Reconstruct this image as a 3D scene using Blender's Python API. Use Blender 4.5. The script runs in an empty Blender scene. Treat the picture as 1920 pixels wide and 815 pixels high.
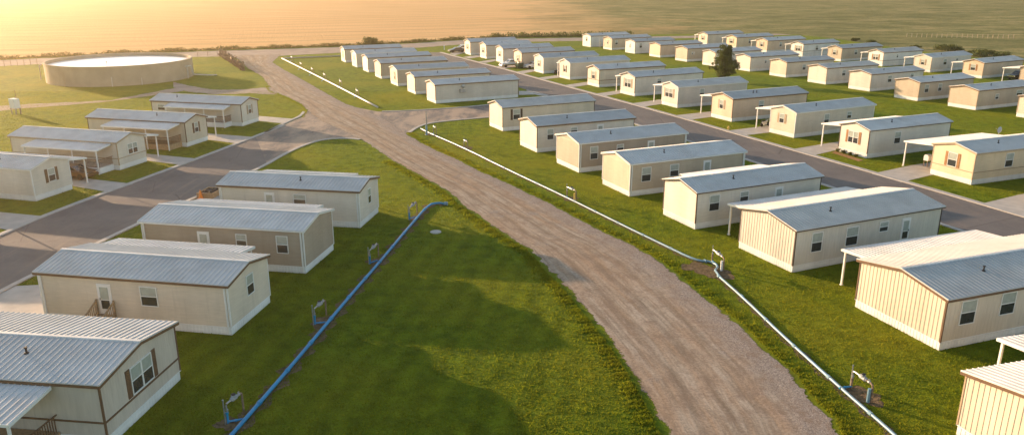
import bpy, bmesh, math, random
import numpy as np
from mathutils import Vector, Matrix
random.seed(7); rng = np.random.default_rng(7)
R = math.radians
sc = bpy.context.scene
col = sc.collection

# ------------------------------------------------------------------ camera, world, sun, exposure
CAM_H, FPX, PITCH = 22.0, 1465.32, 0.305198        # metres, focal length in px of a 1920 px wide frame, radians below level
cd = bpy.data.cameras.new('camera'); cam = bpy.data.objects.new('camera', cd); col.objects.link(cam)
cam.location = (0, 0, CAM_H); cam.rotation_euler = (math.pi/2 - PITCH, 0, 0)
cd.sensor_width = 36.0; cd.lens = FPX/1920*36.0; cd.clip_start = 0.5; cd.clip_end = 20000
sc.camera = cam

SUN_EL, SUN_AZ = R(9.6), R(141.5)                   # azimuth of the sun counted from +X towards +Y
w = bpy.data.worlds.new('World'); sc.world = w; w.use_nodes = True
nt = w.node_tree; bg = nt.nodes['Background']
sky = nt.nodes.new('ShaderNodeTexSky'); sky.sky_type = 'NISHITA'; sky.sun_disc = False
sky.sun_elevation = SUN_EL; sky.sun_rotation = math.pi/2 - SUN_AZ
sky.dust_density = 1.0; sky.air_density = 1.0; sky.ozone_density = 0.7
nt.links.new(sky.outputs[0], bg.inputs[0]); bg.inputs[1].default_value = 0.13
ld = bpy.data.lights.new('sun', 'SUN'); sun = bpy.data.objects.new('sun', ld); col.objects.link(sun)
ld.energy = 4.2; ld.angle = R(0.6); ld.color = (1.0, 0.69, 0.43)
sdir = Vector((math.cos(SUN_EL)*math.cos(SUN_AZ), math.cos(SUN_EL)*math.sin(SUN_AZ), math.sin(SUN_EL)))
sun.rotation_euler = sdir.to_track_quat('Z', 'Y').to_euler(); sun.location = (-60, 60, 60)
sc.view_settings.view_transform = 'Standard'; sc.view_settings.look = 'None'
HAZE_D = 0.00030
sc.view_settings.exposure = 1.42; sc.view_settings.gamma = 1.0
sc.cycles.max_bounces = 6; sc.cycles.diffuse_bounces = 3; sc.cycles.glossy_bounces = 3; sc.cycles.volume_bounces = 0
sc.cycles.transparent_max_bounces = 8; sc.cycles.use_denoising = True

_fw = Vector((0, math.cos(PITCH), -math.sin(PITCH))); _rt = Vector((1, 0, 0)); _up = _rt.cross(_fw)
def at(px, py, z=0.0):                              # ground point (height z) under a pixel of the 1920x815 photograph
    d = _fw + _rt*((px-960)/FPX) + _up*((407.5-py)/FPX)
    t = (z-CAM_H)/d.z
    return (d.x*t, d.y*t)

# ------------------------------------------------------------------ materials
def mat(name, color, rough=0.8, metal=0.0, var=0.08, vscale=3.0, bump=0.0, bscale=30.0, spec=0.3):
    m = bpy.data.materials.new(name); m.use_nodes = True; n = m.node_tree; b = n.nodes['Principled BSDF']
    b.inputs['Roughness'].default_value = rough; b.inputs['Metallic'].default_value = metal
    b.inputs['Specular IOR Level'].default_value = spec
    geo = n.nodes.new('ShaderNodeNewGeometry')
    if var > 0:
        no = n.nodes.new('ShaderNodeTexNoise'); no.inputs['Scale'].default_value = vscale; no.inputs['Detail'].default_value = 5
        n.links.new(geo.outputs['Position'], no.inputs['Vector'])
        rp = n.nodes.new('ShaderNodeValToRGB')
        rp.color_ramp.elements[0].position = 0.3; rp.color_ramp.elements[1].position = 0.7
        rp.color_ramp.elements[0].color = [c*(1-var) for c in color]+[1]; rp.color_ramp.elements[1].color = [min(1, c*(1+var)) for c in color]+[1]
        n.links.new(no.outputs[0], rp.inputs[0]); n.links.new(rp.outputs[0], b.inputs['Base Color'])
    else: b.inputs['Base Color'].default_value = list(color)+[1]
    if bump > 0:
        n2 = n.nodes.new('ShaderNodeTexNoise'); n2.inputs['Scale'].default_value = bscale; n2.inputs['Detail'].default_value = 4
        n.links.new(geo.outputs['Position'], n2.inputs['Vector'])
        bp = n.nodes.new('ShaderNodeBump'); bp.inputs['Strength'].default_value = 1.0; bp.inputs['Distance'].default_value = bump
        n.links.new(n2.outputs[0], bp.inputs['Height']); n.links.new(bp.outputs[0], b.inputs['Normal'])
    return m

class NT:                                           # small node helper
    def __init__(s, name):
        s.m = bpy.data.materials.new(name); s.m.use_nodes = True; s.t = s.m.node_tree; s.b = s.t.nodes['Principled BSDF']
        s.geo = s.t.nodes.new('ShaderNodeNewGeometry'); s.pos = s.geo.outputs['Position']
    def link(s, a, b): s.t.links.new(a, b)
    def noise(s, scale, detail=4, vec=None, rough=0.55, dist=0.0):
        n = s.t.nodes.new('ShaderNodeTexNoise'); n.inputs['Scale'].default_value = scale; n.inputs['Detail'].default_value = detail
        n.inputs['Roughness'].default_value = rough; n.inputs['Distortion'].default_value = dist
        s.link(vec if vec is not None else s.pos, n.inputs['Vector']); return n.outputs[0]
    def mapping(s, vec, scale=(1, 1, 1), rot=(0, 0, 0), loc=(0, 0, 0)):
        n = s.t.nodes.new('ShaderNodeMapping'); n.inputs['Scale'].default_value = scale; n.inputs['Rotation'].default_value = rot
        n.inputs['Location'].default_value = loc; s.link(vec, n.inputs['Vector']); return n.outputs[0]
    def ramp(s, fac, stops):
        n = s.t.nodes.new('ShaderNodeValToRGB'); e = n.color_ramp.elements
        while len(e) < len(stops): e.new(0.5)
        for i, (p, c) in enumerate(stops):
            e[i].position = p; e[i].color = (list(c)+[1]) if hasattr(c, '__len__') else (c, c, c, 1)
        s.link(fac, n.inputs[0]); return n.outputs[0]
    def mix(s, fac, a, b, mode='MIX'):
        n = s.t.nodes.new('ShaderNodeMix'); n.data_type = 'RGBA'; n.blend_type = mode
        for v, i in ((fac, 0), (a, 6), (b, 7)):
            if hasattr(v, 'is_output'): s.link(v, n.inputs[i])
            elif i == 0: n.inputs[0].default_value = v
            else: n.inputs[i].default_value = list(v)+[1]
        return n.outputs[2]
    def math(s, op, a, b=0.0):
        n = s.t.nodes.new('ShaderNodeMath'); n.operation = op
        for v, i in ((a, 0), (b, 1)):
            if hasattr(v, 'is_output'): s.link(v, n.inputs[i])
            else: n.inputs[i].default_value = v
        return n.outputs[0]
    def bump(s, h, dist, strength=1.0):
        n = s.t.nodes.new('ShaderNodeBump'); n.inputs['Distance'].default_value = dist; n.inputs['Strength'].default_value = strength
        s.link(h, n.inputs['Height']); s.link(n.outputs[0], s.b.inputs['Normal'])
    def out(s, colr, rough=0.9, spec=0.2):
        s.link(colr, s.b.inputs['Base Color']); s.b.inputs['Roughness'].default_value = rough; s.b.inputs['Specular IOR Level'].default_value = spec
        return s.m

def grass_material(name, dark, mid, dry, stripes=True):
    n = NT(name)
    big = n.noise(0.07, 4); midn = n.noise(0.9, 5); fine = n.noise(9.0, 4, rough=0.7)
    c = n.ramp(midn, [(0.30, dark), (0.55, mid), (0.80, [x*1.25 for x in mid])])
    c = n.mix(n.ramp(big, [(0.42, 0), (0.72, 0.75)]), c, dry)
    if stripes:
        wv = n.t.nodes.new('ShaderNodeTexWave'); wv.inputs['Scale'].default_value = 0.16; wv.inputs['Distortion'].default_value = 2.6; wv.inputs['Detail'].default_value = 2
        n.link(n.mapping(n.pos, rot=(0, 0, R(12))), wv.inputs['Vector'])
        sp_ = n.t.nodes.new('ShaderNodeSeparateXYZ'); n.link(n.pos, sp_.inputs[0])
        near_ = n.math('MULTIPLY', n.ramp(n.math('MULTIPLY', sp_.outputs[1], 0.01), [(0.60, 1.0), (0.78, 0.0)]), n.ramp(n.math('MULTIPLY', n.math('ADD', sp_.outputs[0], 60.0), 0.01), [(0.66, 1.0), (0.75, 0.0)]))
        c = n.mix(n.math('MULTIPLY', near_, n.ramp(wv.outputs[0], [(0.2, 0.0), (0.8, 0.36)])), c, [x*0.60 for x in mid])
    c = n.mix(1.0, c, n.ramp(fine, [(0.25, 0.62), (0.75, 1.35)]), 'MULTIPLY')
    soil = n.noise(0.55, 6, rough=0.75)
    c = n.mix(n.ramp(soil, [(0.70, 0.0), (0.80, 0.5)]), c, (0.13, 0.09, 0.045))
    h = n.math('ADD', n.math('MULTIPLY', n.noise(14.0, 5, rough=0.75), 0.7), n.math('MULTIPLY', n.noise(2.2, 3), 0.8))
    if name == 'lawn_grass': n.bump(h, 0.14)
    return n.out(c, 0.95, 0.08)
M = {}
M['grass'] = grass_material('lawn_grass', (0.060, 0.100, 0.005), (0.130, 0.180, 0.008), (0.235, 0.225, 0.012))
M['blades'] = grass_material('grass_blades', (0.064, 0.118, 0.008), (0.138, 0.192, 0.010), (0.23, 0.225, 0.016), True)
def translucent(m, f):
    t = m.node_tree; b = t.nodes['Principled BSDF']; out = t.nodes['Material Output']; tr = t.nodes.new('ShaderNodeBsdfTranslucent'); mx = t.nodes.new('ShaderNodeMixShader'); mx.inputs[0].default_value = f
    src = b.inputs['Base Color'].links[0].from_socket; hs = t.nodes.new('ShaderNodeHueSaturation'); hs.inputs['Value'].default_value = 1.25; hs.inputs['Hue'].default_value = 0.47
    t.links.new(src, hs.inputs['Color']); t.links.new(hs.outputs[0], tr.inputs['Color']); t.links.new(b.outputs[0], mx.inputs[1]); t.links.new(tr.outputs[0], mx.inputs[2]); t.links.new(mx.outputs[0], out.inputs['Surface'])
translucent(M['blades'], 0.55)
M['weeds'] = mat('weed_green', (0.06, 0.075, 0.015), 0.9, var=0.4, vscale=2.0)

def field():                                        # ripe wheat on the left, rough scrub on the right of the park
    n = NT('field')
    st = n.noise(1.0, 6, n.mapping(n.pos, scale=(0.02, 0.35, 1), rot=(0, 0, R(-8)))); big = n.noise(0.01, 3)
    c = n.ramp(st, [(0.3, (0.54, 0.31, 0.13)), (0.6, (0.70, 0.43, 0.20)), (0.8, (0.76, 0.50, 0.26))])
    c = n.mix(n.ramp(big, [(0.4, 0), (0.7, 0.5)]), c, (0.58, 0.34, 0.14))
    wl2 = n.t.nodes.new('ShaderNodeTexWave'); wl2.inputs['Scale'].default_value = 0.018; wl2.inputs['Distortion'].default_value = 0.6; n.link(n.mapping(n.pos, rot=(0, 0, R(68))), wl2.inputs['Vector'])
    c = n.mix(n.ramp(wl2.outputs[0], [(0.90, 0.0), (0.96, 0.35)]), c, (0.30, 0.19, 0.09))
    v = n.mapping(n.pos, scale=(0.5, 0.9, 1), rot=(0, 0, R(20)))
    d = n.ramp(n.noise(0.12, 8, v, 0.7), [(0.34, (0.07, 0.09, 0.025)), (0.48, (0.19, 0.18, 0.065)), (0.62, (0.33, 0.26, 0.115)), (0.75, (0.13, 0.15, 0.04))])
    d = n.mix(n.ramp(n.noise(0.6, 5), [(0.55, 0.0), (0.65, 0.7)]), d, (0.06, 0.065, 0.02))
    d = n.mix(n.ramp(n.noise(0.018, 4), [(0.45, 0.0), (0.6, 0.55)]), d, (0.10, 0.11, 0.035))
    sep = n.t.nodes.new('ShaderNodeSeparateXYZ'); n.link(n.pos, sep.inputs[0])
    x = n.math('ADD', n.math('MULTIPLY', sep.outputs[0], 0.008), n.math('MULTIPLY', n.math('SUBTRACT', n.noise(0.02, 6, rough=0.7), 0.5), 1.4))
    n.bump(n.noise(0.9, 5), 0.45); return n.out(n.mix(n.ramp(x, [(0.0, 0.0), (0.5, 1.0)]), c, d), 0.95, 0.05)
M['field'] = field()

def dirt():                                         # UV: u across the road 0..1, v along it in metres
    n = NT('dirt_road'); uv = n.t.nodes.new('ShaderNodeUVMap').outputs[0]
    st = n.noise(1.0, 6, n.mapping(uv, scale=(26, 0.22, 1)), 0.6, 0.4)
    st2 = n.noise(1.0, 4, n.mapping(uv, scale=(9, 0.10, 1), loc=(3, 7, 0)))
    c = n.ramp(st, [(0.28, (0.20, 0.152, 0.110)), (0.46, (0.33, 0.262, 0.195)), (0.62, (0.45, 0.368, 0.285)), (0.8, (0.31, 0.240, 0.175))])
    c = n.mix(n.ramp(st2, [(0.42, 0.0), (0.62, 0.65)]), c, (0.36, 0.235, 0.145))
    sep = n.t.nodes.new('ShaderNodeSeparateXYZ'); n.link(uv, sep.inputs[0])
    wob = n.math('ADD', sep.outputs[0], n.math('MULTIPLY', n.math('SUBTRACT', n.noise(0.12, 3), 0.5), 0.10))
    ruts = n.ramp(wob, [(0.20, 0.0), (0.25, 0.75), (0.30, 0.0), (0.40, 0.0), (0.445, 0.7), (0.49, 0.0), (0.60, 0.0), (0.64, 0.55), (0.68, 0.0)])
    c = n.mix(n.math('MULTIPLY', ruts, n.ramp(n.noise(0.35, 5), [(0.35, 0.5), (0.6, 1.0)])), c, (0.19, 0.140, 0.100))
    # loose grey gravel on the right shoulder, and in patches
    g = n.math('ADD', sep.outputs[0], n.math('MULTIPLY', n.math('SUBTRACT', n.noise(0.5, 4), 0.5), 0.45))
    gf = n.ramp(g, [(0.66, 0.0), (0.88, 0.85)])
    pf = n.ramp(n.noise(0.22, 5, rough=0.7), [(0.60, 0.0), (0.68, 0.75)])
    vor = n.t.nodes.new('ShaderNodeTexVoronoi'); vor.inputs['Scale'].default_value = 24.0; n.link(n.pos, vor.inputs['Vector'])
    grav = n.ramp(vor.outputs['Color'], [(0.15, (0.16, 0.13, 0.11)), (0.5, (0.28, 0.235, 0.205)), (0.9, (0.43, 0.375, 0.33))])
    c = n.mix(gf, c, grav); c = n.mix(pf, c, grav)
    c = n.mix(1.0, c, n.ramp(n.noise(6.0, 5, rough=0.7), [(0.3, 0.66), (0.7, 1.18)]), 'MULTIPLY')
    c = n.mix(n.ramp(n.noise(0.7, 7, rough=0.8), [(0.48, 0.0), (0.62, 0.7)]), c, (0.22, 0.155, 0.11))
    h = n.math('ADD', n.math('MULTIPLY', n.math('ADD', gf, 0.35), n.noise(11.0, 4, rough=0.8)), n.math('MULTIPLY', st, 0.6))
    n.bump(h, 0.03); n.out(c, 0.95, 0.1)
    e = n.ramp(sep.outputs[0], [(0.0, 1.0), (0.10, 0.0), (0.93, 0.0), (1.0, 1.0)])
    a = n.ramp(n.math('ADD', n.math('MULTIPLY', e, 0.42), n.math('ADD', n.math('MULTIPLY', n.noise(0.8, 4), 0.6), n.math('MULTIPLY', n.noise(5.0, 5, rough=0.8), 0.4))), [(0.74, 0.0), (0.79, 1.0)])
    tr = n.t.nodes.new('ShaderNodeBsdfTransparent'); mx = n.t.nodes.new('ShaderNodeMixShader'); n.link(a, mx.inputs[0]); n.link(n.b.outputs[0], mx.inputs[1]); n.link(tr.outputs[0], mx.inputs[2])
    n.link(mx.outputs[0], n.t.nodes['Material Output'].inputs['Surface']); return n.m
M['dirt'] = dirt()
def asphalt(dust=False):
    n = NT('dusty_asphalt' if dust else 'asphalt')
    c = n.ramp(n.noise(0.25, 6, rough=0.65), [(0.3, (0.115, 0.102, 0.096)), (0.55, (0.155, 0.136, 0.125)), (0.8, (0.20, 0.168, 0.145))])
    v = n.mapping(n.pos, scale=(1.6, 0.10, 1), rot=(0, 0, R(-14)))
    c = n.mix(n.ramp(n.noise(0.9, 5, v), [(0.55, 0.0), (0.75, 0.5)]), c, (0.26, 0.20, 0.155))
    c = n.mix(1.0, c, n.ramp(n.noise(22.0, 3, rough=0.8), [(0.3, 0.75), (0.7, 1.2)]), 'MULTIPLY')
    vo = n.t.nodes.new('ShaderNodeTexVoronoi'); vo.feature = 'DISTANCE_TO_EDGE'; vo.inputs['Scale'].default_value = 0.11
    wob = n.mix(0.35, n.pos, n.t.nodes.new('ShaderNodeTexNoise').outputs[1], 'ADD'); n.link(wob, vo.inputs['Vector'])
    c = n.mix(n.ramp(vo.outputs['Distance'], [(0.0, 0.7), (0.006, 0.0)]), c, (0.06, 0.055, 0.05))
    if dust: c = n.mix(n.ramp(n.noise(0.22, 7, n.mapping(n.pos, scale=(1.3, 0.5, 1), rot=(0, 0, R(-20))), 0.7), [(0.42, 0.0), (0.56, 0.85)]), c, (0.37, 0.275, 0.20))
    else: c = n.mix(n.ramp(n.noise(0.5, 2), [(0.66, 0.0), (0.70, 0.35)]), c, (0.07, 0.063, 0.058))
    n.bump(n.noise(30.0, 3, rough=0.8), 0.012); return n.out(c, 0.85, 0.25)
M['asphalt'] = asphalt(); M['dusty'] = asphalt(True)
M['gravelroad'] = mat('grey_gravel_road', (0.34, 0.27, 0.22), 0.95, var=0.18, vscale=0.35, bump=0.05, bscale=6, spec=0.1)
M['concrete'] = mat('concrete', (0.42, 0.385, 0.34), 0.85, var=0.14, vscale=0.9, bump=0.01, bscale=12)
M['kerb'] = mat('kerb_concrete', (0.40, 0.37, 0.33), 0.85, var=0.12, vscale=1.4)
M['soil'] = mat('bare_soil', (0.15, 0.105, 0.060), 0.98, var=0.45, vscale=3.5, bump=0.10, bscale=7, spec=0.05)
def siding(name, c, grooved=False, dirt=0.16):
    n = NT(name)
    tc = n.t.nodes.new('ShaderNodeTexCoord'); o = tc.outputs['Object']
    blot = n.noise(0.5, 5, n.mapping(n.pos, scale=(1, 1, 0.35)))
    cc = n.ramp(blot, [(0.3, [x*(1-dirt) for x in c]), (0.7, [min(1, x*(1+dirt*0.4)) for x in c])])
    fine = n.noise(2.0, 4, n.mapping(n.pos, scale=(4, 4, 0.5) if grooved else (0.5, 0.5, 5.0)))
    strk = n.noise(1.0, 4, n.mapping(n.pos, scale=(3.0, 3.0, 0.25)))
    cc = n.mix(1.0, cc, n.ramp(fine, [(0.3, 0.92), (0.7, 1.04)]), 'MULTIPLY')
    cc = n.mix(n.ramp(strk, [(0.58, 0.0), (0.75, 0.30)]), cc, [x*0.62 for x in c])
    sep = n.t.nodes.new('ShaderNodeSeparateXYZ'); n.link(o, sep.inputs[0])
    low = n.math('ADD', sep.outputs[2], n.math('MULTIPLY', n.noise(1.5, 3), 0.35))
    cc = n.mix(n.ramp(low, [(0.10, 0.30), (0.42, 0.0)]), cc, (0.22, 0.17, 0.11))
    n.out(cc, 0.6, 0.3); return n.m
def roofmat(name, c):
    n = NT(name)
    st = n.noise(0.7, 5, n.mapping(n.pos, scale=(1, 1, 1)))
    cc = n.ramp(st, [(0.3, [x*0.86 for x in c]), (0.7, [min(1, x*1.06) for x in c])])
    cc = n.mix(n.ramp(n.noise(0.25, 6, rough=0.7), [(0.52, 0.0), (0.72, 0.5)]), cc, (0.34, 0.30, 0.26))
    n.out(cc, 0.62, 0.35); n.b.inputs['Metallic'].default_value = 0.05; return n.m
COL = {'cream': (0.60, 0.52, 0.415), 'palecream': (0.61, 0.555, 0.475), 'white': (0.66, 0.655, 0.61), 'beige': (0.56, 0.49, 0.385), 'tan': (0.47, 0.385, 0.285),
       'taupe': (0.36, 0.295, 0.225), 'peach': (0.60, 0.45, 0.32), 'yellow': (0.62, 0.50, 0.335), 'greige': (0.56, 0.495, 0.425)}
for k, c in COL.items(): M['s_'+k] = siding('siding_'+k, c); M['v_'+k] = siding('board_siding_'+k, c, True)
M['skirt'] = siding('skirting_white', (0.74, 0.74, 0.73), dirt=0.14)
M['roof'] = roofmat('corrugated_metal', (0.49, 0.485, 0.47)); M['roof2'] = roofmat('corrugated_metal_light', (0.55, 0.54, 0.52))
M['roof3'] = roofmat('corrugated_metal_dull', (0.42, 0.42, 0.41)); M['roof4'] = roofmat('corrugated_metal_warm', (0.50, 0.475, 0.44)); M['awning'] = roofmat('awning_metal', (0.56, 0.555, 0.54))
M['brown'] = mat('brown_trim', (0.13, 0.075, 0.042), 0.7, var=0.15); M['darkbrown'] = mat('dark_brown_trim', (0.065, 0.042, 0.03), 0.6, var=0.1)
M['orangebrown'] = mat('orange_brown_wood', (0.30, 0.15, 0.06), 0.7, var=0.2, vscale=5); M['whitetrim'] = mat('white_trim', (0.68, 0.67, 0.64), 0.55, var=0.05)
M['tantrim'] = mat('tan_trim', (0.36, 0.27, 0.18), 0.65, var=0.1)
M['blind'] = mat('window_blind', (0.34, 0.37, 0.33), 0.25, var=0.1, spec=0.6); M['glassdark'] = mat('dark_glass', (0.035, 0.04, 0.042), 0.12, var=0.2, spec=0.7)
M['black'] = mat('black_rubber', (0.02, 0.02, 0.022), 0.7, var=0.1); M['bluepipe'] = mat('blue_pvc', (0.002, 0.20, 0.40), 0.35, var=0.12, vscale=1.2, spec=0.5)
M['palepipe'] = mat('faded_blue_pvc', (0.16, 0.27, 0.34), 0.35, var=0.18, vscale=0.8, spec=0.5); M['whitepipe'] = mat('white_pvc', (0.52, 0.48, 0.43), 0.4, var=0.1)
M['galv'] = mat('galvanised_steel', (0.32, 0.33, 0.34), 0.4, 0.6, var=0.25, vscale=9); M['meter'] = mat('meter_casting', (0.30, 0.31, 0.32), 0.4, 0.2, var=0.2, vscale=12)
M['rust'] = mat('weathered_steel', (0.24, 0.17, 0.12), 0.7, 0.3, var=0.3, vscale=8); M['yellowp'] = mat('yellow_sleeve', (0.62, 0.42, 0.10), 0.6, var=0.15)
M['wood'] = mat('weathered_wood', (0.34, 0.23, 0.13), 0.8, var=0.25, vscale=6); M['tankwall'] = mat('tank_concrete', (0.40, 0.315, 0.225), 0.85, var=0.10, vscale=0.5, bump=0.02, bscale=3)
M['orange'] = mat('orange_plastic', (0.65, 0.20, 0.03), 0.5, var=0.1); M['leaf'] = mat('leaf_green', (0.075, 0.098, 0.022), 0.75, var=0.45, vscale=0.9)
M['bark'] = mat('bark', (0.10, 0.07, 0.045), 0.9, var=0.3, vscale=8, bump=0.02); M['chrome'] = mat('chrome', (0.7, 0.7, 0.7), 0.15, 0.9, var=0.02)
M['lamp'] = mat('lamp_glass', (0.75, 0.75, 0.7), 0.15, var=0.02, spec=0.8)

# ------------------------------------------------------------------ mesh builder
class MB:
    def __init__(s): s.v = []; s.f = []; s.mi = []
    def poly(s, pts, faces, m=0):
        o = len(s.v); s.v += [tuple(p) for p in pts]; s.f += [tuple(o+i for i in f) for f in faces]; s.mi += [m]*len(faces)
    def box(s, a, b, m=0):
        x0, y0, z0 = a; x1, y1, z1 = b
        s.poly([(x0, y0, z0), (x1, y0, z0), (x1, y1, z0), (x0, y1, z0), (x0, y0, z1), (x1, y0, z1), (x1, y1, z1), (x0, y1, z1)],
               [(0, 3, 2, 1), (4, 5, 6, 7), (0, 1, 5, 4), (1, 2, 6, 5), (2, 3, 7, 6), (3, 0, 4, 7)], m)
    def hexa(s, p, m=0): s.poly(p, [(0, 3, 2, 1), (4, 5, 6, 7), (0, 1, 5, 4), (1, 2, 6, 5), (2, 3, 7, 6), (3, 0, 4, 7)], m)
    def bar(s, a, b, wd, ht, m=0):                  # square bar from a to b
        a = Vector(a); b = Vector(b); d = (b-a).normalized(); u = Vector((0, 0, 1))
        if abs(d.z) > 0.9: u = Vector((1, 0, 0))
        r = d.cross(u).normalized()*wd/2; q = r.cross(d).normalized()*ht/2
        s.hexa([a-r-q, a+r-q, b+r-q, b-r-q, a-r+q, a+r+q, b+r+q, b-r+q], m)
    def tube(s, pts, r, n=8, m=0, cap=True):
        pts = [Vector(p) for p in pts]; rings = []; rr = r if hasattr(r, '__len__') else [r]*len(pts)
        for i, p in enumerate(pts):
            d = ((pts[min(i+1, len(pts)-1)]-p).normalized() if i < len(pts)-1 else Vector()) + ((p-pts[max(i-1, 0)]).normalized() if i else Vector())
            d.normalize(); u = Vector((0, 0, 1)) if abs(d.z) < 0.95 else Vector((1, 0, 0))
            x = d.cross(u).normalized(); y = x.cross(d).normalized()
            rings.append([p+(x*math.cos(2*math.pi*k/n)+y*math.sin(2*math.pi*k/n))*rr[i] for k in range(n)])
        vs = [q for g in rings for q in g]; fs = []
        for i in range(len(pts)-1):
            for k in range(n): fs.append((i*n+k, i*n+(k+1) % n, (i+1)*n+(k+1) % n, (i+1)*n+k))
        if cap: fs += [tuple(range(n)), tuple(range((len(pts)-1)*n, len(pts)*n))]
        s.poly(vs, fs, m)
    def lathe(s, prof, c=(0, 0, 0), n=16, m=0, axis='z'):
        vs = []; fs = []
        for r, z in prof:
            for k in range(n):
                a = 2*math.pi*k/n; p = (r*math.cos(a), r*math.sin(a), z)
                if axis == 'y': p = (p[0], p[2], p[1])
                if axis == 'x': p = (p[2], p[0], p[1])
                vs.append((c[0]+p[0], c[1]+p[1], c[2]+p[2]))
        for i in range(len(prof)-1):
            for k in range(n): fs.append((i*n+k, i*n+(k+1) % n, (i+1)*n+(k+1) % n, (i+1)*n+k))
        if prof[0][0] > 1e-4: fs.append(tuple(range(n)))
        if prof[-1][0] > 1e-4: fs.append(tuple(range((len(prof)-1)*n, len(prof)*n)))
        s.poly(vs, fs, m)
    def build(s, name, mats, parent=None, flip=1, smooth=False, raw=False):
        me = bpy.data.meshes.new(name); me.from_pydata([(x, y*flip, z) for x, y, z in s.v], [], s.f)
        for mm in (mats if isinstance(mats, list) else [mats]): me.materials.append(mm)
        me.polygons.foreach_set('material_index', s.mi)
        if smooth: me.polygons.foreach_set('use_smooth', [True]*len(me.polygons))
        if not raw:
            bm = bmesh.new(); bm.from_mesh(me); bmesh.ops.recalc_face_normals(bm, faces=bm.faces); bm.to_mesh(me); bm.free()
        me.update(); o = bpy.data.objects.new(name, me); col.objects.link(o)
        if parent is not None: o.parent = parent
        return o

def tag(o, label=None, cat=None, group=None, kind=None):
    if label: o['label'] = label
    if cat: o['category'] = cat
    if group: o['group'] = group
    if kind: o['kind'] = kind
    return o
def empty(name, loc=(0, 0, 0), rz=0.0, label=None, cat=None, group=None):
    o = bpy.data.objects.new(name, None); col.objects.link(o); o.location = loc; o.rotation_euler = (0, 0, rz); o.empty_display_size = 0.5
    return tag(o, label, cat, group)
def copy_tree(o, parent=None):
    c = o.copy(); col.objects.link(c); c.parent = parent
    for ch in o.children: copy_tree(ch, c)
    return c

# ------------------------------------------------------------------ ground sheets
def resample(pl, n):
    pl = [Vector(p) for p in pl]; L = [0]
    for a, b in zip(pl, pl[1:]): L.append(L[-1]+(b-a).length)
    out = []
    for i in range(n):
        t = L[-1]*i/(n-1); k = max(j for j in range(len(L)) if L[j] <= t+1e-9); k = min(k, len(pl)-2)
        f = (t-L[k])/max(1e-9, L[k+1]-L[k]); out.append(pl[k].lerp(pl[k+1], f))
    return out, L[-1]
def smooth(pl, it=2):
    for _ in range(it):
        o = [pl[0]]
        for a, b in zip(pl, pl[1:]): o += [tuple(0.75*x+0.25*y for x, y in zip(a, b)), tuple(0.25*x+0.75*y for x, y in zip(a, b))]
        pl = o+[pl[-1]]
    return pl
def rag(p, k, amp):                                 # ragged edge offset
    return amp*(0.5*math.sin(p*1.3+k)+0.35*math.sin(p*3.7+k*2.1)+0.25*math.sin(p*8.9+k*1.7)+0.18*math.sin(p*19.3+k)+random.uniform(-0.12, 0.12))
def strip(name, left, right, z, m, n=120, ragged=0.0, cross=6, kind='structure'):
    A, la = resample([(*p, 0) for p in left], n); B, lb = resample([(*p, 0) for p in right], n)
    bm = bmesh.new(); uvl = bm.loops.layers.uv.new('uv'); rows = []; dist = 0; prev = None
    for i in range(n):
        a, b = A[i].copy(), B[i].copy(); mid = (a+b)/2
        if prev is not None: dist += (mid-prev).length
        prev = mid; d = (b-a).normalized()
        row = [a.lerp(b, k/cross) for k in range(cross+1)]; us = [k/cross for k in range(cross+1)]
        if ragged: ra, rb, W2 = rag(dist, 1.0, ragged), rag(dist, 4.0, ragged), (b-a).length; row[0] = a+d*ra; row[-1] = b+d*rb; us[0] = ra/W2; us[-1] = 1+rb/W2
        rows.append([(bm.verts.new((*q.xy, z)), (u, dist)) for q, u in zip(row, us)])
    for r0, r1 in zip(rows, rows[1:]):
        for k in range(cross):
            q = [r0[k], r0[k+1], r1[k+1], r1[k]]; f = bm.faces.new([v for v, _ in q])
            for lp, (_, uvc) in zip(f.loops, q): lp[uvl].uv = uvc
    bmesh.ops.recalc_face_normals(bm, faces=bm.faces)
    if bm.faces[:][0].normal.z < 0: bmesh.ops.reverse_faces(bm, faces=bm.faces)
    me = bpy.data.meshes.new(name); bm.to_mesh(me); bm.free(); me.materials.append(m)
    o = bpy.data.objects.new(name, me); col.objects.link(o); o['kind'] = kind; return o
def sheet(name, polys, z, m, kind='structure'):
    bm = bmesh.new()
    for pl in polys:
        f = bm.faces.new([bm.verts.new((p[0], p[1], z)) for p in pl]); f.normal_update()
        if f.normal.z < 0: f.normal_flip()
    bmesh.ops.triangulate(bm, faces=bm.faces[:], ngon_method='BEAUTY')
    me = bpy.data.meshes.new(name); bm.to_mesh(me); bm.free(); me.materials.append(m)
    o = bpy.data.objects.new(name, me); col.objects.link(o); o['kind'] = kind; return o
px = lambda L, z=0: [at(x, y, z) for x, y in L]

g = MB(); g.poly([(-6000, -300, 0), (6000, -300, 0), (6000, 9000, 0), (-6000, 9000, 0)], [(0, 1, 2, 3)]); tag(g.build('ground', M['grass']), kind='structure')

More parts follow.
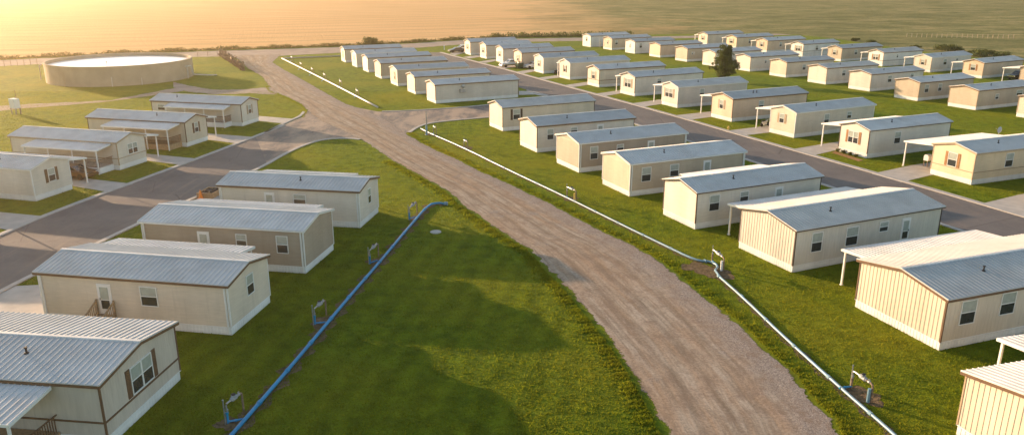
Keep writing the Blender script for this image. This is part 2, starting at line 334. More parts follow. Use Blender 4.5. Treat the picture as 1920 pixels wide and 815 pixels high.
# perimeter road, fields
per_top = [(-120, 119), (0, 113), (200, 104), (365, 97), (530, 92), (640, 88.5), (769, 82), (860, 76), (970, 73), (1090, 71), (1300, 67.5), (1500, 62)]
per_bot = [(-120, 131), (0, 124), (200, 115), (365, 107), (530, 104.5), (640, 99), (769, 91), (860, 84), (970, 79), (1090, 77), (1300, 71.5), (1500, 65)]
strip('gravel_road', px(per_top), px(per_bot), 0.006, M['gravelroad'], 160, 0.5)
wl = px([(x, y-2.2) for x, y in per_top[:9]])
sl = px([(1420, 62), (1500, 66), (1560, 72), (1600, 78), (1680, 90), (1740, 98), (1830, 108), (1925, 118), (2100, 135)])
sheet('field', [wl+px([(1000, 69), (1090, 67)])+sl+[(900, 300), (5900, 600), (5900, 8800), (-5900, 8800), (-5900, 200), (-900, 230)]], 0.008, M['field'])

# streets
def ext(a, b, t): return (a[0]+(b[0]-a[0])*t, a[1]+(b[1]-a[1])*t)
rsR = [(-20.5, 225.0), (-15.9, 215.0), (-7.5, 197.0), (-0.3, 181.6), (5.9, 167.2), (11.4, 155.0), (19.9, 136.3), (26.9, 120.4), (32.1, 107.6), (36.6, 97.0), (40.9, 86.9), (44.4, 78.6), (47.4, 71.0), (58.0, 44.0), (70, 15)]
rsL = [(-31.0, 226.0), (-24.9, 212.0), (-16.2, 194.0), (-9, 178.6), (-2.8, 164.6), (2.6, 152.8), (11.0, 134.0), (18.0, 118.5), (24.1, 104.3), (28.8, 93.6), (33.2, 83.2), (37.0, 74.0), (40.0, 66.0), (50.5, 40.0), (62, 11)]
strip('street', rsL, rsR, 0.008, M['asphalt'], 80)
lsL = [(-46.5, 30), (-45.6, 48), (-44.7, 62.0), (-43.9, 69.8), (-42.1, 78.1), (-38.8, 91.6), (-35.4, 107.4), (-33.9, 115.5)]
lsR = [(-39.6, 30), (-38.0, 44), (-36.9, 53.6), (-35.3, 62.8), (-34.3, 68.2), (-32.9, 74.8), (-31.0, 83.1), (-29.5, 90.6), (-28.3, 96)]
strip('street', lsL, lsR, 0.010, M['asphalt'], 60)
junc = [(480, 258), (500, 250), (545, 228), (566, 220), (585, 200), (640, 196), (708, 209.5), (760, 208.8), (850, 203.5), (915, 197.5), (1040, 184), (1100, 205), (915, 220), (860, 224.5), (806, 230), (780, 237.5), (764, 248), (745, 262), (700, 274), (681, 262.5), (655, 259.5), (625, 260), (600, 263), (580, 268), (550, 280), (500, 305)]
sheet('street', [px(junc)], 0.013, M['dusty'])
# dirt road
dl = [(1262, 860), (1242, 812), (1207, 746), (1176, 695), (1151, 655), (1110, 604), (1064, 548), (1024, 507), (988, 466), (952, 446), (886, 400), (858, 380), (839, 361), (795, 335), (731, 300), (690, 271), (640, 245), (596, 226), (574, 209), (564, 196), (536, 182), (512, 172), (500, 159), (490, 144), (462, 128), (445, 112), (425, 105)]
dr = [(1612, 860), (1578, 815), (1564, 784), (1525, 749), (1494, 704), (1435, 652), (1393, 610), (1351, 578), (1302, 540), (1242, 491), (1186, 458), (1135, 435), (1079, 406), (1031, 380), (996, 364), (951, 342), (897, 319), (856, 297), (824, 284), (790, 267), (760, 249), (730, 226), (690, 208), (650, 195), (619, 178), (575, 153), (534, 131), (512, 117), (530, 102)]
strip('dirt_road', px(dl), px(dr), 0.018, M['dirt'], 1500, 0.36, 10)
strip('dirt_path', px([(515, 163), (470, 167), (430, 169), (395, 168), (350, 160), (325, 154)]), px([(520, 178), (470, 175), (440, 176.5), (400, 177), (350, 172), (325, 164)]), 0.016, M['gravelroad'], 60, 0.35)
strip('dirt_path', px([(330, 165), (205, 188.5), (130, 192), (60, 195), (0, 199), (-60, 201)]), px([(345, 171), (205, 190.5), (130, 197), (60, 202), (0, 208), (-60, 212)]), 0.014, M['gravelroad'], 60, 0.35)

# kerbs
def kerb(pts, wdt=0.42, h=0.10, side=1):
    P, L = resample([(*p, 0) for p in smooth(pts, 2)], max(8, len(pts)*5)); mb = MB(); n = len(P); vs = []; fs = []
    for i, p in enumerate(P):
        d = (P[min(i+1, n-1)]-P[max(i-1, 0)]).normalized(); q = Vector((-d.y, d.x, 0))*side
        a = p; b = p+q*wdt
        vs += [(a.x, a.y, -0.02), (a.x, a.y, h*0.75), (*(a+q*0.07).xy, h), (b.x, b.y, h), (b.x, b.y, -0.02)]
    for i in range(n-1):
        for k in range(4): fs.append((i*5+k, i*5+k+1, (i+1)*5+k+1, (i+1)*5+k))
    mb.poly(vs, fs); tag(mb.build('kerb', M['kerb']), kind='structure')
kerb(rsR[:-1], 0.7, side=1)
kerb([(3.2, 151.5), (11.0, 134.0), (12.3, 131.0)], 0.5, side=-1)
kerb(rsL[7:-1], 0.5, side=-1)
kerb(lsL, 0.55, side=1)
kerb(lsR[:-1]+px([(518, 295.5), (550, 279), (580, 267.5), (600, 262.5), (625, 259.5), (655, 259), (678, 261.5)]), 0.5, side=-1)
kerb(px([(500, 250), (545, 227), (566, 219), (573, 210)]), 0.5, side=1)
kerb(px([(764, 249), (780, 237.8), (806, 230), (860, 224.5), (925, 219)])[::1], 0.5, side=-1)
kerb(px([(716, 209.7), (760, 208.8), (850, 203.5), (915, 197.5), (990, 190)]), 0.4, side=1)

drv = [[(1634, 326), (1690, 342), (1744, 329), (1850, 312), (1812, 295), (1709, 310)], [(1836, 383), (1935, 412), (2060, 385), (2030, 345), (1911, 365)],
       [(1365, 245), (1389, 255), (1440, 249), (1500, 240), (1480, 228), (1424, 238)], [(1481, 280.7), (1521, 292.5), (1571, 281), (1660, 268), (1640, 256), (1551, 269)],
       [(1262, 217), (1290, 225.5), (1334, 219.5), (1400, 211), (1385, 203), (1318, 211)], [(1179, 195), (1203, 201), (1239, 195.5), (1300, 188), (1290, 181), (1230, 188)],
       [(1110, 177), (1130, 181.5), (1165, 175.2), (1215, 169), (1208, 163), (1160, 170)], [(1055, 160.6), (1071, 164.3), (1103, 159.5), (1150, 154), (1142, 150), (1094, 155)],
       [(1007, 146.6), (1021, 149.3), (1051, 145.5), (1090, 141), (1083, 137.5), (1044, 141.3)], [(964, 135.8), (979, 138.7), (1003, 134), (1040, 130), (1033, 126.5), (996, 130.5)],
       [(930, 125), (945, 129), (975, 125), (1000, 121), (990, 116), (955, 119.5)], [(897, 116.2), (910, 118.4), (931, 114.4), (960, 111), (952, 108.4), (925, 111.6)],
       [(868, 107.4), (880, 110.2), (901, 106.9), (925, 104), (918, 101.5), (894, 104)], [(843, 100.5), (853, 104), (871, 99.5), (890, 97), (880, 94.5), (858, 96.5)],
       [(-60, 392), (88, 406), (24, 433), (-60, 417)], [(40, 331), (137, 349), (205, 360.5), (250, 345), (172, 336), (90, 322)],
       [(180, 292), (277, 301.6), (337, 309), (368, 297.5), (280, 289), (200, 280)], [(320, 255), (391, 262.3), (443, 269), (473, 257), (391, 250.5), (335, 245)],
       [(440, 222), (486, 227), (530, 231.5), (552, 223.3), (486, 217.8), (450, 214)], [(-40, 565), (28, 536), (74, 534), (95, 600), (-40, 610)],
       [(355, 381.5), (396, 356.5), (440, 356), (440, 380)], [(973, 171), (1000, 171.3), (1030, 179), (1018, 181), (1003, 177.5), (973, 178.5)]]
sheet('driveway', [px(q) for q in drv], 0.022, M['concrete'])

# bare soil along the pipes (ragged strips and patches)
def ragstrip(path, wd, z=0.010, seed=0):
    P, L = resample([(*p, 0) for p in path], max(12, int(len(path)*14))); n = len(P); le = []; ri = []
    for i, p in enumerate(P):
        d = (P[min(i+1, n-1)]-P[max(i-1, 0)]).normalized(); q = Vector((-d.y, d.x, 0))
        wv = wd*(0.75+0.35*math.sin(i*0.9+seed)+0.25*math.sin(i*2.3+seed*3)+random.uniform(-.2, .2))
        le.append((p+q*max(.12, wv)).xy); ri.append((p-q*max(.12, wd*(0.75+0.4*math.sin(i*1.1+seed*2)+random.uniform(-.2, .2)))).xy)
    strip('soil', le, ri, z, M['soil'], n*2, 0.05, 2)
lpipe = px([(425, 830), (438, 815), (550, 685.5), (654.3, 560), (706.6, 500), (775.5, 418), (804, 386), (822, 382.5), (833, 384.5)])
rpipe = px([(788.7, 242.3), (801.5, 249.3), (871.7, 279.7), (951.4, 319.5), (1060, 370.6), (1177, 428.8), (1253, 465.5), (1290, 483.8), (1312.5, 491.5), (1329.5, 491.5), (1347.8, 500.8), (1338, 512), (1393, 560), (1473.3, 637.7), (1578, 732), (1674, 815), (1720, 860)])
upipe = px([(528.8, 111), (575, 134), (631, 162.5), (708, 203)])
ragstrip(lpipe, 0.55, seed=1); ragstrip(rpipe, 0.34, seed=2)
def patch(cx, cy, r, z=0.014, el=1.0, m='soil'):
    n = 40; k = random.uniform(0, 6); pts = []
    for i in range(n):
        a = 2*math.pi*i/n; q = r*(1+0.22*math.sin(2*a+k)+0.16*math.sin(5*a+2*k)+random.uniform(-.08, .08))
        pts.append((cx+q*math.cos(a)*el, cy+q*math.sin(a)))
    return pts
METER_L = [(424, 797), (590, 608), (694, 494.6), (767.6, 411.6)]
pp = []
for x, y in METER_L: a = at(x+12, y-3); pp.append(patch(a[0], a[1], 0.72))
for x, y, r in ((1620, 742, .9), (1340, 512, 1.25), (1300, 500, .9), (1070, 373, .7), (872, 277, 1.0), (805, 253, .7)): a = at(x, y); pp.append(patch(a[0], a[1], r))
for i_, q_ in enumerate(pp): sheet('soil', [q_], 0.024+0.0015*(i_ % 4), M['soil'])

# ------------------------------------------------------------------ homes
def prof_z(v, wd, hE, hR): return hE+(hR-hE)*(1-abs(v)/(wd/2))
def lap_wall(mb, L, wd, z0, hE, hR, step=0.20):
    """four walls and two gables; each siding course tilts out 2 cm at its lower edge"""
    o = 0.020; z = z0; hw = wd/2
    while z < hE-1e-4:
        z2 = min(z+step, hE)
        c0 = [(-o, -hw-o), (L+o, -hw-o), (L+o, hw+o), (-o, hw+o)]; c1 = [(0, -hw), (L, -hw), (L, hw), (0, hw)]
        mb.poly([(x, y, z) for x, y in c0]+[(x, y, z2) for x, y in c1]+[(x, y, z) for x, y in c1],
                [(0, 1, 5, 4), (1, 2, 6, 5), (2, 3, 7, 6), (3, 0, 4, 7), (0, 1, 9, 8), (1, 2, 10, 9), (2, 3, 11, 10), (3, 0, 8, 11)])
        z = z2
    while z < hR-0.02:
        z2 = min(z+step, hR); wa = hw*(hR-z)/(hR-hE); wb = hw*(hR-z2)/(hR-hE)
        for x, oo in ((0, -o), (L, o)):
            mb.poly([(x+oo, -wa, z), (x+oo, wa, z), (x, wb, z2), (x, -wb, z2)], [(0, 1, 2, 3)])
            mb.poly([(x+oo, -wa, z), (x+oo, wa, z), (x, wa, z), (x, -wa, z)], [(0, 1, 2, 3)])
        z = z2
def batten_wall(mb, L, wd, z0, hE, hR, pitch=0.30, deep=0.03):
    hw = wd/2
    mb.poly([(0, -hw, z0), (L, -hw, z0), (L, hw, z0), (0, hw, z0), (0, -hw, hE), (L, -hw, hE), (L, hw, hE), (0, hw, hE), (0, 0, hR), (L, 0, hR)],
            [(0, 1, 5, 4), (2, 3, 7, 6), (0, 4, 8, 7, 3), (1, 2, 6, 9, 5)])
    v = -hw+pitch/2
    while v < hw:
        for x0, x1 in ((-deep, 0), (L, L+deep)): mb.hexa([(x0, v-.045, z0), (x1, v-.045, z0), (x1, v+.045, z0), (x0, v+.045, z0)]+[(x0, v-.045, prof_z(v-.045, wd, hE, hR)-.02), (x1, v-.045, prof_z(v-.045, wd, hE, hR)-.02), (x1, v+.045, prof_z(v+.045, wd, hE, hR)-.02), (x0, v+.045, prof_z(v+.045, wd, hE, hR)-.02)])
        v += pitch
    x = pitch/2; d2 = deep*0.35
    while x < L:
        for s in (-1, 1): mb.box((x-.03, s*hw-(d2 if s < 0 else 0), z0), (x+.03, s*hw+(d2 if s > 0 else 0), hE))
        x += pitch
def slab(mb, x0, x1, v0, z0, v1, z1, th=0.05, m=0):
    mb.hexa([(x0, v0, z0-th), (x1, v0, z0-th), (x1, v1, z1-th), (x0, v1, z1-th), (x0, v0, z0), (x1, v0, z0), (x1, v1, z1), (x0, v1, z1)], m)
def ribs(mb, x0, x1, v0, z0, v1, z1, pitch=0.33, h=0.038, m=0):
    n = max(2, int((x1-x0)/pitch)); 
    for i in range(n+1):
        x = x0+.03+(x1-x0-.06)*i/n
        mb.hexa([(x-.03, v0, z0-.01), (x+.03, v0, z0-.01), (x+.03, v1, z1-.01), (x-.03, v1, z1-.01), (x-.014, v0, z0+h), (x+.014, v0, z0+h), (x+.014, v1, z1+h), (x-.014, v1, z1+h)], m)

def window(root, s, face, c, zt, wd, ht, L, W, hp=0.0, shutters=None, blind=True, double=False, trim='whitetrim', acc='brown'):
    """face: 'near' (v=-W/2), 'far', 'front' (x=0). c = centre along the wall."""
    def P(u, out, z):
        if face == 'near': return (u, -W/2-out, z)
        if face == 'far': return (u, W/2+out, z)
        return (-out, u, z)
    def bx(mb, u0, u1, z0, z1, o0, o1, m=0):
        a = P(u0, o0, z0); b = P(u1, o1, z1); mb.box(tuple(map(min, a, b)), tuple(map(max, a, b)), m)
    z0 = zt-ht; mb = MB(); f = 0.055
    u0, u1 = c-wd/2, c+wd/2
    bx(mb, u0, u0+f, z0, zt, 0, .06); bx(mb, u1-f, u1, z0, zt, 0, .06)
    bx(mb, u0+f, u1-f, z0, z0+f, 0, .07); bx(mb, u0+f, u1-f, zt-f, zt, 0, .06); bx(mb, u0+f, u1-f, (z0+zt)/2-.025, (z0+zt)/2+.025, 0.02, .055)
    if double: bx(mb, c-.05, c+.05, z0+f, zt-f, 0, .065)
    w_ = mb.build('window', M[trim], root, s)
    pb = MB(); bx(pb, u0+f*.9, u1-f*.9, (z0+zt)/2, zt-f*.9, 0.024, .034, 0 if blind else 1); bx(pb, u0+f*.9, u1-f*.9, z0+f*.9, (z0+zt)/2, 0.024, .034, 1)
    pb.build('pane', [M['blind'], M['glassdark']], w_, s)
    if shutters:
        for q in (-1, 1):
            sb = MB(); e = c+q*(wd/2+.02+.18); bx(sb, e-.17, e+.17, z0-.02, zt+.02, 0.0, .045)
            for k in range(9): zz = z0+.06+(zt-z0-.12)*k/9; bx(sb, e-.13, e+.13, zz, zz+.05, 0.045, .058)
            sb.build('shutter', M[shutters], w_, s)
    return w_
def door(root, s, c, z0, L, W, wd=0.85, ht=2.0, glassy=True, m='whitetrim'):
    mb = MB(); y = -W/2
    mb.box((c-wd/2, y-.05, z0), (c+wd/2, y, z0+ht)); mb.box((c-wd/2-.07, y-.035, z0), (c-wd/2, y, z0+ht+.07)); mb.box((c+wd/2, y-.035, z0), (c+wd/2+.07, y, z0+ht+.07)); mb.box((c-wd/2, y-.035, z0+ht), (c+wd/2, y, z0+ht+.07))
    d = mb.build('door', M[m], root, s)
    if glassy:
        g2 = MB(); g2.box((c-wd/2+.13, y-.062, z0+ht*.50), (c+wd/2-.13, y-.05, z0+ht-.15), 0); g2.box((c-wd/2+.13, y-.062, z0+.35), (c+wd/2-.13, y-.05, z0+ht*.47), 1); g2.build('pane', [M['blind'], M['glassdark']], d, s)
    h = MB(); h.box((c+wd/2-.12, y-.10, z0+.95), (c+wd/2-.07, y-.05, z0+1.10)); h.build('handle', M['galv'], d, s)

def home(key, N, yaw, wd, L, hE, hR, left, color, trim='brown', ctrim=None, style='lap', wins=(), gwin=None, doors=(), carport=None, porch=None, roof='roof',
         band=False, vents=(5.0,), skirt_h=0.55, label='', group='', extra=None, detail=2):
    s = -1 if left else 1
    a = Vector((math.cos(yaw), math.sin(yaw), 0)); b = Vector((-math.sin(yaw), math.cos(yaw), 0))*s
    base = Vector((N[0], N[1], 0))+b*wd/2
    r = empty('mobile_home', base, yaw, label, 'mobile home', group); hw = wd/2
    mb = MB(); (lap_wall(mb, L, wd, skirt_h, hE, hR) if style == 'lap' else batten_wall(mb, L, wd, skirt_h, hE, hR, 0.30 if style == 'batten' else 0.2, 0.020 if style == 'batten' else 0.008))
    mb.build('wall', M[('s_' if style == 'lap' else 'v_')+color], r, s)
    # skirting with vertical panel joints
    mb = MB(); i = 0.03; mb.box((i, -hw+i, 0), (L-i, hw-i, skirt_h))
    if detail > 0:
        st = 0.25 if detail > 1 else 0.8
        k = int(L/st)
        for q in range(1, k): mb.box((q*L/k-.012, -hw+i-.014, 0.01), (q*L/k+.012, -hw+i, skirt_h-.01)); 
        k = int(wd/st)
        for q in range(1, k): mb.box((i-.014, -hw+q*wd/k-.012, 0.01), (i, -hw+q*wd/k+.012, skirt_h-.01)); mb.box((L-i, -hw+q*wd/k-.012, 0.01), (L-i+.014, -hw+q*wd/k+.012, skirt_h-.01))
    mb.box((-.035, -hw-.035, skirt_h-.03), (L+.035, hw+.035, skirt_h+.025))
    mb.build('skirting', M['skirt'], r, s)
    # roof
    ov = 0.20; sl = (hR-hE)/hw; ve = hw+ov; ze = hE-sl*ov; mb = MB(); x0, x1 = -ov, L+ov; up = 0.10
    for q in (-1, 1):
        slab(mb, x0, x1, q*ve, ze+up, 0, hR+up, 0.05)
        ribs(mb, x0, x1, q*ve, ze+up, q*0.08, hR+up-sl*.08)
    rf = mb.build('roof', M[roof], r, s)
    mb = MB(); mb.hexa([(x0-.01, -.16, hR+up-.02), (x1+.01, -.16, hR+up-.02), (x1+.01, .16, hR+up-.02), (x0-.01, .16, hR+up-.02), (x0-.01, -.10, hR+up+.05), (x1+.01, -.10, hR+up+.05), (x1+.01, .10, hR+up+.05), (x0-.01, .10, hR+up+.05)])
    mb.build('ridge_cap', M['awning'], rf, s)
    for vx in vents:
        mb = MB(); vv = -hw*0.45; zz = prof_z(vv, wd, hE, hR)+up; mb.lathe([(0.13, zz-.03), (0.10, zz+.05), (0.05, zz+.06), (0.05, zz+.28), (0.09, zz+.29), (0.09, zz+.34)], (vx, vv, 0), 8); mb.build('vent', M['black'], rf, s)
    ft = 0.17 if trim in ('brown', 'orangebrown', 'tantrim') else 0.11
    mb = MB()
    for q in (-1, 1):
        mb.box((x0, min(q*(ve-.05), q*(ve+.012)), ze+up-ft-.03), (x1, max(q*(ve-.05), q*(ve+.012)), ze+up-.052))
        for xx in (x0, x1-.05):
            mb.hexa([(xx, q*(ve-.055), ze+up-ft-.03), (xx+.05, q*(ve-.055), ze+up-ft-.03), (xx+.05, 0, hR+up-ft-.03), (xx, 0, hR+up-ft-.03), (xx, q*(ve-.055), ze+up-.052), (xx+.05, q*(ve-.055), ze+up-.052), (xx+.05, 0, hR+up-.052), (xx, 0, hR+up-.052)])
        # soffit
        mb.box((x0+.05, min(q*(hw+.02), q*(ve-.05)), ze+up-.13), (x1-.05, max(q*(hw+.02), q*(ve-.05)), ze+up-.10))
    mb.build('fascia', M[trim], r, s)
    # corner posts
    ct = ctrim or ('whitetrim' if trim == 'whitetrim' else trim)
    t = .09
    for xx in (-.035, L+.035-t):
        for q in (-1, 1): mb = MB(); mb.box((xx, min(q*(hw+.035), q*(hw+.035-t)), skirt_h-.02), (xx+t, max(q*(hw+.035), q*(hw+.035-t)), hE-.03)); mb.build('corner_trim', M[ct], r, s)
    if band:
        mb = MB(); z = 1.30
        mb.box((-.05, -hw-.045, z), (L+.05, -hw, z+.09)); mb.box((-.05, -hw, z), (0, hw+.045, z+.09)); mb.build('trim_band', M[trim if trim != 'whitetrim' else 'brown'], r, s)
    for (c, wdt, zt, ht) in wins: window(r, s, 'near', c, zt, wdt, ht, L, wd, trim='whitetrim')
    if gwin:
        c, wdt, zt, ht, sh, dbl = gwin; window(r, s, 'front', c, zt, wdt, ht, L, wd, shutters=sh, double=dbl)
    for c in doors:
        door(r, s, c, 0.85, L, wd)
        st = MB()
        for k in range(3): st.box((c-.55, -hw-.10-.3*(3-k), 0), (c+.55, -hw-.05-.3*(2-k), .27*(k+1)))
        st.build('doorstep', M['wood'], r, s)
    if carport:
        cx0, cx1, dd = carport[:3]; nposts = 3; dz = carport[3] if len(carport) > 3 else 0.0
        z_in, z_out = hE-.12-dz, hE-.48-dz*.6; mb = MB(); v0, v1 = hw+.10, hw+dd
        slab(mb, cx0, cx1, v0, z_in, v1, z_out, .05); ribs(mb, cx0, cx1, v0, z_in, v1, z_out, .36, .035)
        cr = mb.build('carport_roof', M['awning'], r, s)
        mb = MB(); mb.box((cx0-.02, v1-.02, z_out-.17), (cx1+.02, v1+.05, z_out+.0)); 
        for xx in (cx0-.03, cx1-.02): mb.hexa([(xx, v0, z_in-.16), (xx+.05, v0, z_in-.16), (xx+.05, v1, z_out-.16), (xx, v1, z_out-.16), (xx, v0, z_in+.01), (xx+.05, v0, z_in+.01), (xx+.05, v1, z_out+.01), (xx, v1, z_out+.01)])
        mb.build('gutter', M['whitetrim'], cr, s)
        for k in range(nposts):
            xx = cx0+.25+(cx1-cx0-.5)*k/(nposts-1); mb = MB(); mb.box((xx-.06, v1-.22, 0.0), (xx+.06, v1-.10, z_out-.05)); mb.box((xx-.10, v1-.26, 0), (xx+.10, v1-.06, .05)); mb.build('carport_post', M['whitetrim'], r, s)
    if porch:
        px0, px1, out = porch[:3]; solid = porch[3] if len(porch) > 3 else True
        z_in, z_out = hE-.15, hE-.45; v0, v1 = -hw-.22, -hw-out; mb = MB()
        slab(mb, px0, px1, v0, z_in, v1, z_out, .05); ribs(mb, px0, px1, v0, z_in, v1, z_out, .36, .035)
        pr = mb.build('porch_roof', M['awning'], r, s)
        mb = MB(); mb.box((px0-.03, v1-.05, z_out-.15), (px1+.03, v1+.02, z_out+.0))
        for xx in (px0-.04, px1-.01): mb.hexa([(xx, v0, z_in-.15), (xx+.05, v0, z_in-.15), (xx+.05, v1, z_out-.15), (xx, v1, z_out-.15), (xx, v0, z_in+.01), (xx+.05, v0, z_in+.01), (xx+.05, v1, z_out+.01), (xx, v1, z_out+.01)])
        mb.build('gutter', M['whitetrim'], pr, s)
        n = 4
        for k in range(n):
            xx = px0+.2+(px1-px0-.4)*k/(n-1); mb = MB(); mb.box((xx-.055, v1+.10, 0), (xx+.055, v1+.21, z_out-.05)); mb.build('porch_post', M['whitetrim'], r, s)
        mb = MB(); mb.box((px0+.1, v1+.24, .05), (px1-.1, -hw-.06, .72)); mb.build('porch_deck', [M['skirt'] if solid else M['wood']], r, s)
        mb = MB(); mb.box((px0+.1, v1+.28, 1.62), (px1-.1, v1+.34, 1.68)); mb.box((px0+.1, v1+.28, .80), (px1-.1, v1+.34, .86)); xx = px0+.1
        while xx < px1-.1: mb.box((xx, v1+.29, .86), (xx+.04, v1+.33, 1.62)); xx += .16
        vv = v1+.34
        while vv < -hw-.1: mb.box((px0+.12, vv, .80), (px0+.16, vv+.04, 1.62)); vv += .16
        mb.box((px0+.1, v1+.34, 1.62), (px0+.16, -hw-.06, 1.68)); mb.build('porch_railing', M['brown'], r, s)
    if extra: extra(r, s, L, wd, hE, hR)
    return r

HS = {'A': (3.281, 3.92), 'L': (3.427, 3.933), 'M': (3.392, 4.015), 'P': (3.254, 3.761), 'Q': (3.271, 3.853), 'S': (3.488, 4.106), 'U': (3.24, 3.755)}
HP = {  # near corner x, y, yaw, width, length
 'M1': (23.95, 27.3, .27, 6.9, 15.4), 'M2': (25.93, 42.88, .345, 7.0, 15.5), 'M3': (21.4, 55.75, .415, 6.25, 15.58), 'M4': (16.32, 66.26, .419, 4.98, 14.36), 'M5': (11.98, 76.9, .412, 5.5, 14.42), 'M6': (7.63, 86.77, .428, 5.5, 14.74), 'M7': (3.16, 97.2, .424, 5.13, 14.38), 'M8': (-1.34, 111.02, .437, 4.785, 15.18),
 'U1': (-13.27, 135.62, .45, 4.5, 16.0), 'U2': (-18.07, 146.32, .437, 4.8, 15.2), 'U3': (-22.87, 157.15, .435, 4.9, 15.2), 'U4': (-27.95, 168.42, .439, 4.9, 15.0), 'U5': (-32.66, 179.54, .45, 4.6, 15.1), 'U6': (-37.07, 189.06, .455, 4.4, 15.0), 'U7': (-41.97, 199.58, .43, 4.45, 14.7),
 'S0': (55.2, 69.0, .37, 5.0, 15), 'S1': (49.49, 81.45, .375, 5.3, 15.5), 'S2': (43.62, 93.95, .423, 4.54, 14.25), 'S3': (38.92, 106.27, .465, 4.72, 15.4), 'S4': (33.57, 118.41, .443, 4.9, 14.97), 'S5': (27.8, 131.08, .443, 4.44, 14.72), 'S6': (22.54, 143.93, .475, 4.6, 15.8), 'S7': (17.23, 155.5, .455, 4.4, 15.8), 'S8': (12.26, 166.96, .47, 4.35, 15.1), 'S9': (7.04, 177.36, .435, 4.5, 14.2), 'S10': (2.33, 188.43, .44, 4.4, 14.2), 'S11': (-2.19, 198.65, .435, 4.4, 13.9), 'S12': (-6.7, 208.25, .43, 4.4, 13.0), 'S13': (-11.37, 217.72, .425, 4.45, 14.0),
 'P1': (23.83, 241.5, .48, 4.6, 14.2), 'P2': (29.1, 232.0, .50, 4.4, 14.1), 'P3': (34.2, 221.5, .48, 4.6, 13.7), 'P4': (39.4, 211.4, .46, 4.8, 13.9), 'P5': (44.4, 201.2, .48, 4.7, 14.2), 'P6': (49.0, 191.2, .49, 4.5, 14.8), 'P7': (54.5, 181.0, .46, 4.8, 14.6), 'P8': (59.2, 170.4, .455, 4.9, 13.9), 'P9': (63.7, 159.6, .455, 4.85, 14.6), 'P10': (68.4, 149.9, .47, 5.0, 14.9), 'P11': (71.9, 138.4, .463, 4.9, 14.7), 'P12': (76.76, 128.8, .445, 5.1, 14.8), 'P13': (82.1, 118.6, .45, 5.0, 14.8),
 'Q1': (60.5, 247.2, .48, 4.3, 14.5), 'Q2': (66.4, 235.9, .49, 4.3, 14.5), 'Q3': (72.0, 224.7, .495, 4.3, 14.9), 'Q4': (78.2, 213.7, .50, 4.3, 13.8), 'Q5': (83.7, 201.8, .49, 4.3, 15.2), 'Q6': (89.4, 191.0, .45, 4.35, 13.6), 'Q7': (95.0, 179.4, .50, 4.35, 14.7), 'Q8': (100.7, 168.8, .49, 4.5, 14.2), 'Q9': (106.4, 157.9, .48, 4.5, 14.5),
 'L1': (-19.52, 32.79, 3.02, 6.7, 15.5), 'L2': (-17.72, 44.99, 2.97, 5.3, 13.26), 'L3': (-15.7, 55.56, 2.966, 5.5, 13.38), 'L4': (-13.59, 66.64, 2.974, 5.0, 13.34),
 'A0': (-50.6, 62.4, 2.889, 4.8, 15.5), 'A1': (-47.67, 75.15, 2.889, 4.83, 15.5), 'A2': (-45.38, 87.98, 2.886, 4.62, 14.96), 'A3': (-42.57, 100.53, 2.892, 4.56, 15.0), 'A4': (-40.0, 114.79, 2.9, 4.5, 15.2)}
G = {'M': 'homes in a row right of the dirt road', 'U': 'homes in a row beyond the cross street', 'S': 'homes along the far side of the right street', 'P': 'homes in the middle back row', 'Q': 'homes in the farthest row by the scrub', 'L': 'homes between the left street and blue pipe', 'A': 'homes along the far side of the left street'}

def rails(r, s, L, W, hE, hR):                      # wooden stair with railings at the door
    c = 8.6; y = -W/2
    mb = MB()
    for q in (-.62, .62):
        mb.bar((c+q, y-.1, 1.75), (c+q, y-1.35, 1.15), .08, .09); mb.bar((c+q, y-.1, 1.0), (c+q, y-1.35, .4), .06, .07)
        for k in range(8):
            yy = y-.12-k*.17; zt = 1.75-(yy-(y-.1))*-.48; mb.box((c+q-.02, yy-.02, zt-.75), (c+q+.02, yy+.02, zt))
        mb.box((c+q-.045, y-1.42, 0), (c+q+.045, y-1.33, 1.25)); mb.box((c+q-.045, y-.16, 0), (c+q+.045, y-.07, 1.85))
    mb.build('stair_railing', M['wood'], r, s)
def dish(r, s, L, W, hE, hR):
    mb = MB(); mb.tube([(9.2, W/2-.6, hR-.5), (9.2, W/2-.6, hR+.35)], .03, 6); mb.lathe([(0.02, 0), (.2, .03), (.36, .10), (.37, .11), (.2, .05), (.02, .02)], (9.2, W/2-.75, hR+.4), 14, 0, 'y'); mb.tube([(9.2, W/2-.7, hR+.15), (9.2, W/2-.15, hR+.5)], .02, 5); mb.build('satellite_dish', M['meter'], r, s)
def acunit(r, s, L, W, hE, hR):
    mb = MB(); y = -W/2; mb.box((4.5, y-.35, 1.65), (5.5, y, 2.25)); 
    for k in range(6): mb.box((4.55, y-.37, 1.72+k*.08), (5.45, y-.35, 1.75+k*.08))
    mb.build('air_conditioner', M['galv'], r, s)
    mb = MB(); mb.lathe([(0.02, 0), (.2, .03), (.32, .10), (.33, .11), (.2, .05)], (5.1, y-.42, 2.75), 12, 0, 'y'); mb.tube([(5.1, y, 2.4), (5.1, y-.3, 2.7)], .025, 5); mb.build('satellite_dish', M['galv'], r, s)
def aclow(r, s, L, W, hE, hR):
    mb = MB(); y = -W/2; mb.box((8.0, y-1.3, 0.02), (8.9, y-.5, .85)); mb.lathe([(.3, .85), (.3, .9), (.05, .91)], (8.45, y-.9, 0), 12); mb.build('air_conditioner', M['galv'], r, s)
def gutterpipe(r, s, L, W, hE, hR):
    for xx in (.12, L-.25): mb = MB(); mb.box((xx, -W/2-.11, .1), (xx+.1, -W/2-.03, hE-.1)); mb.build('downpipe', M['whitetrim'], r, s)

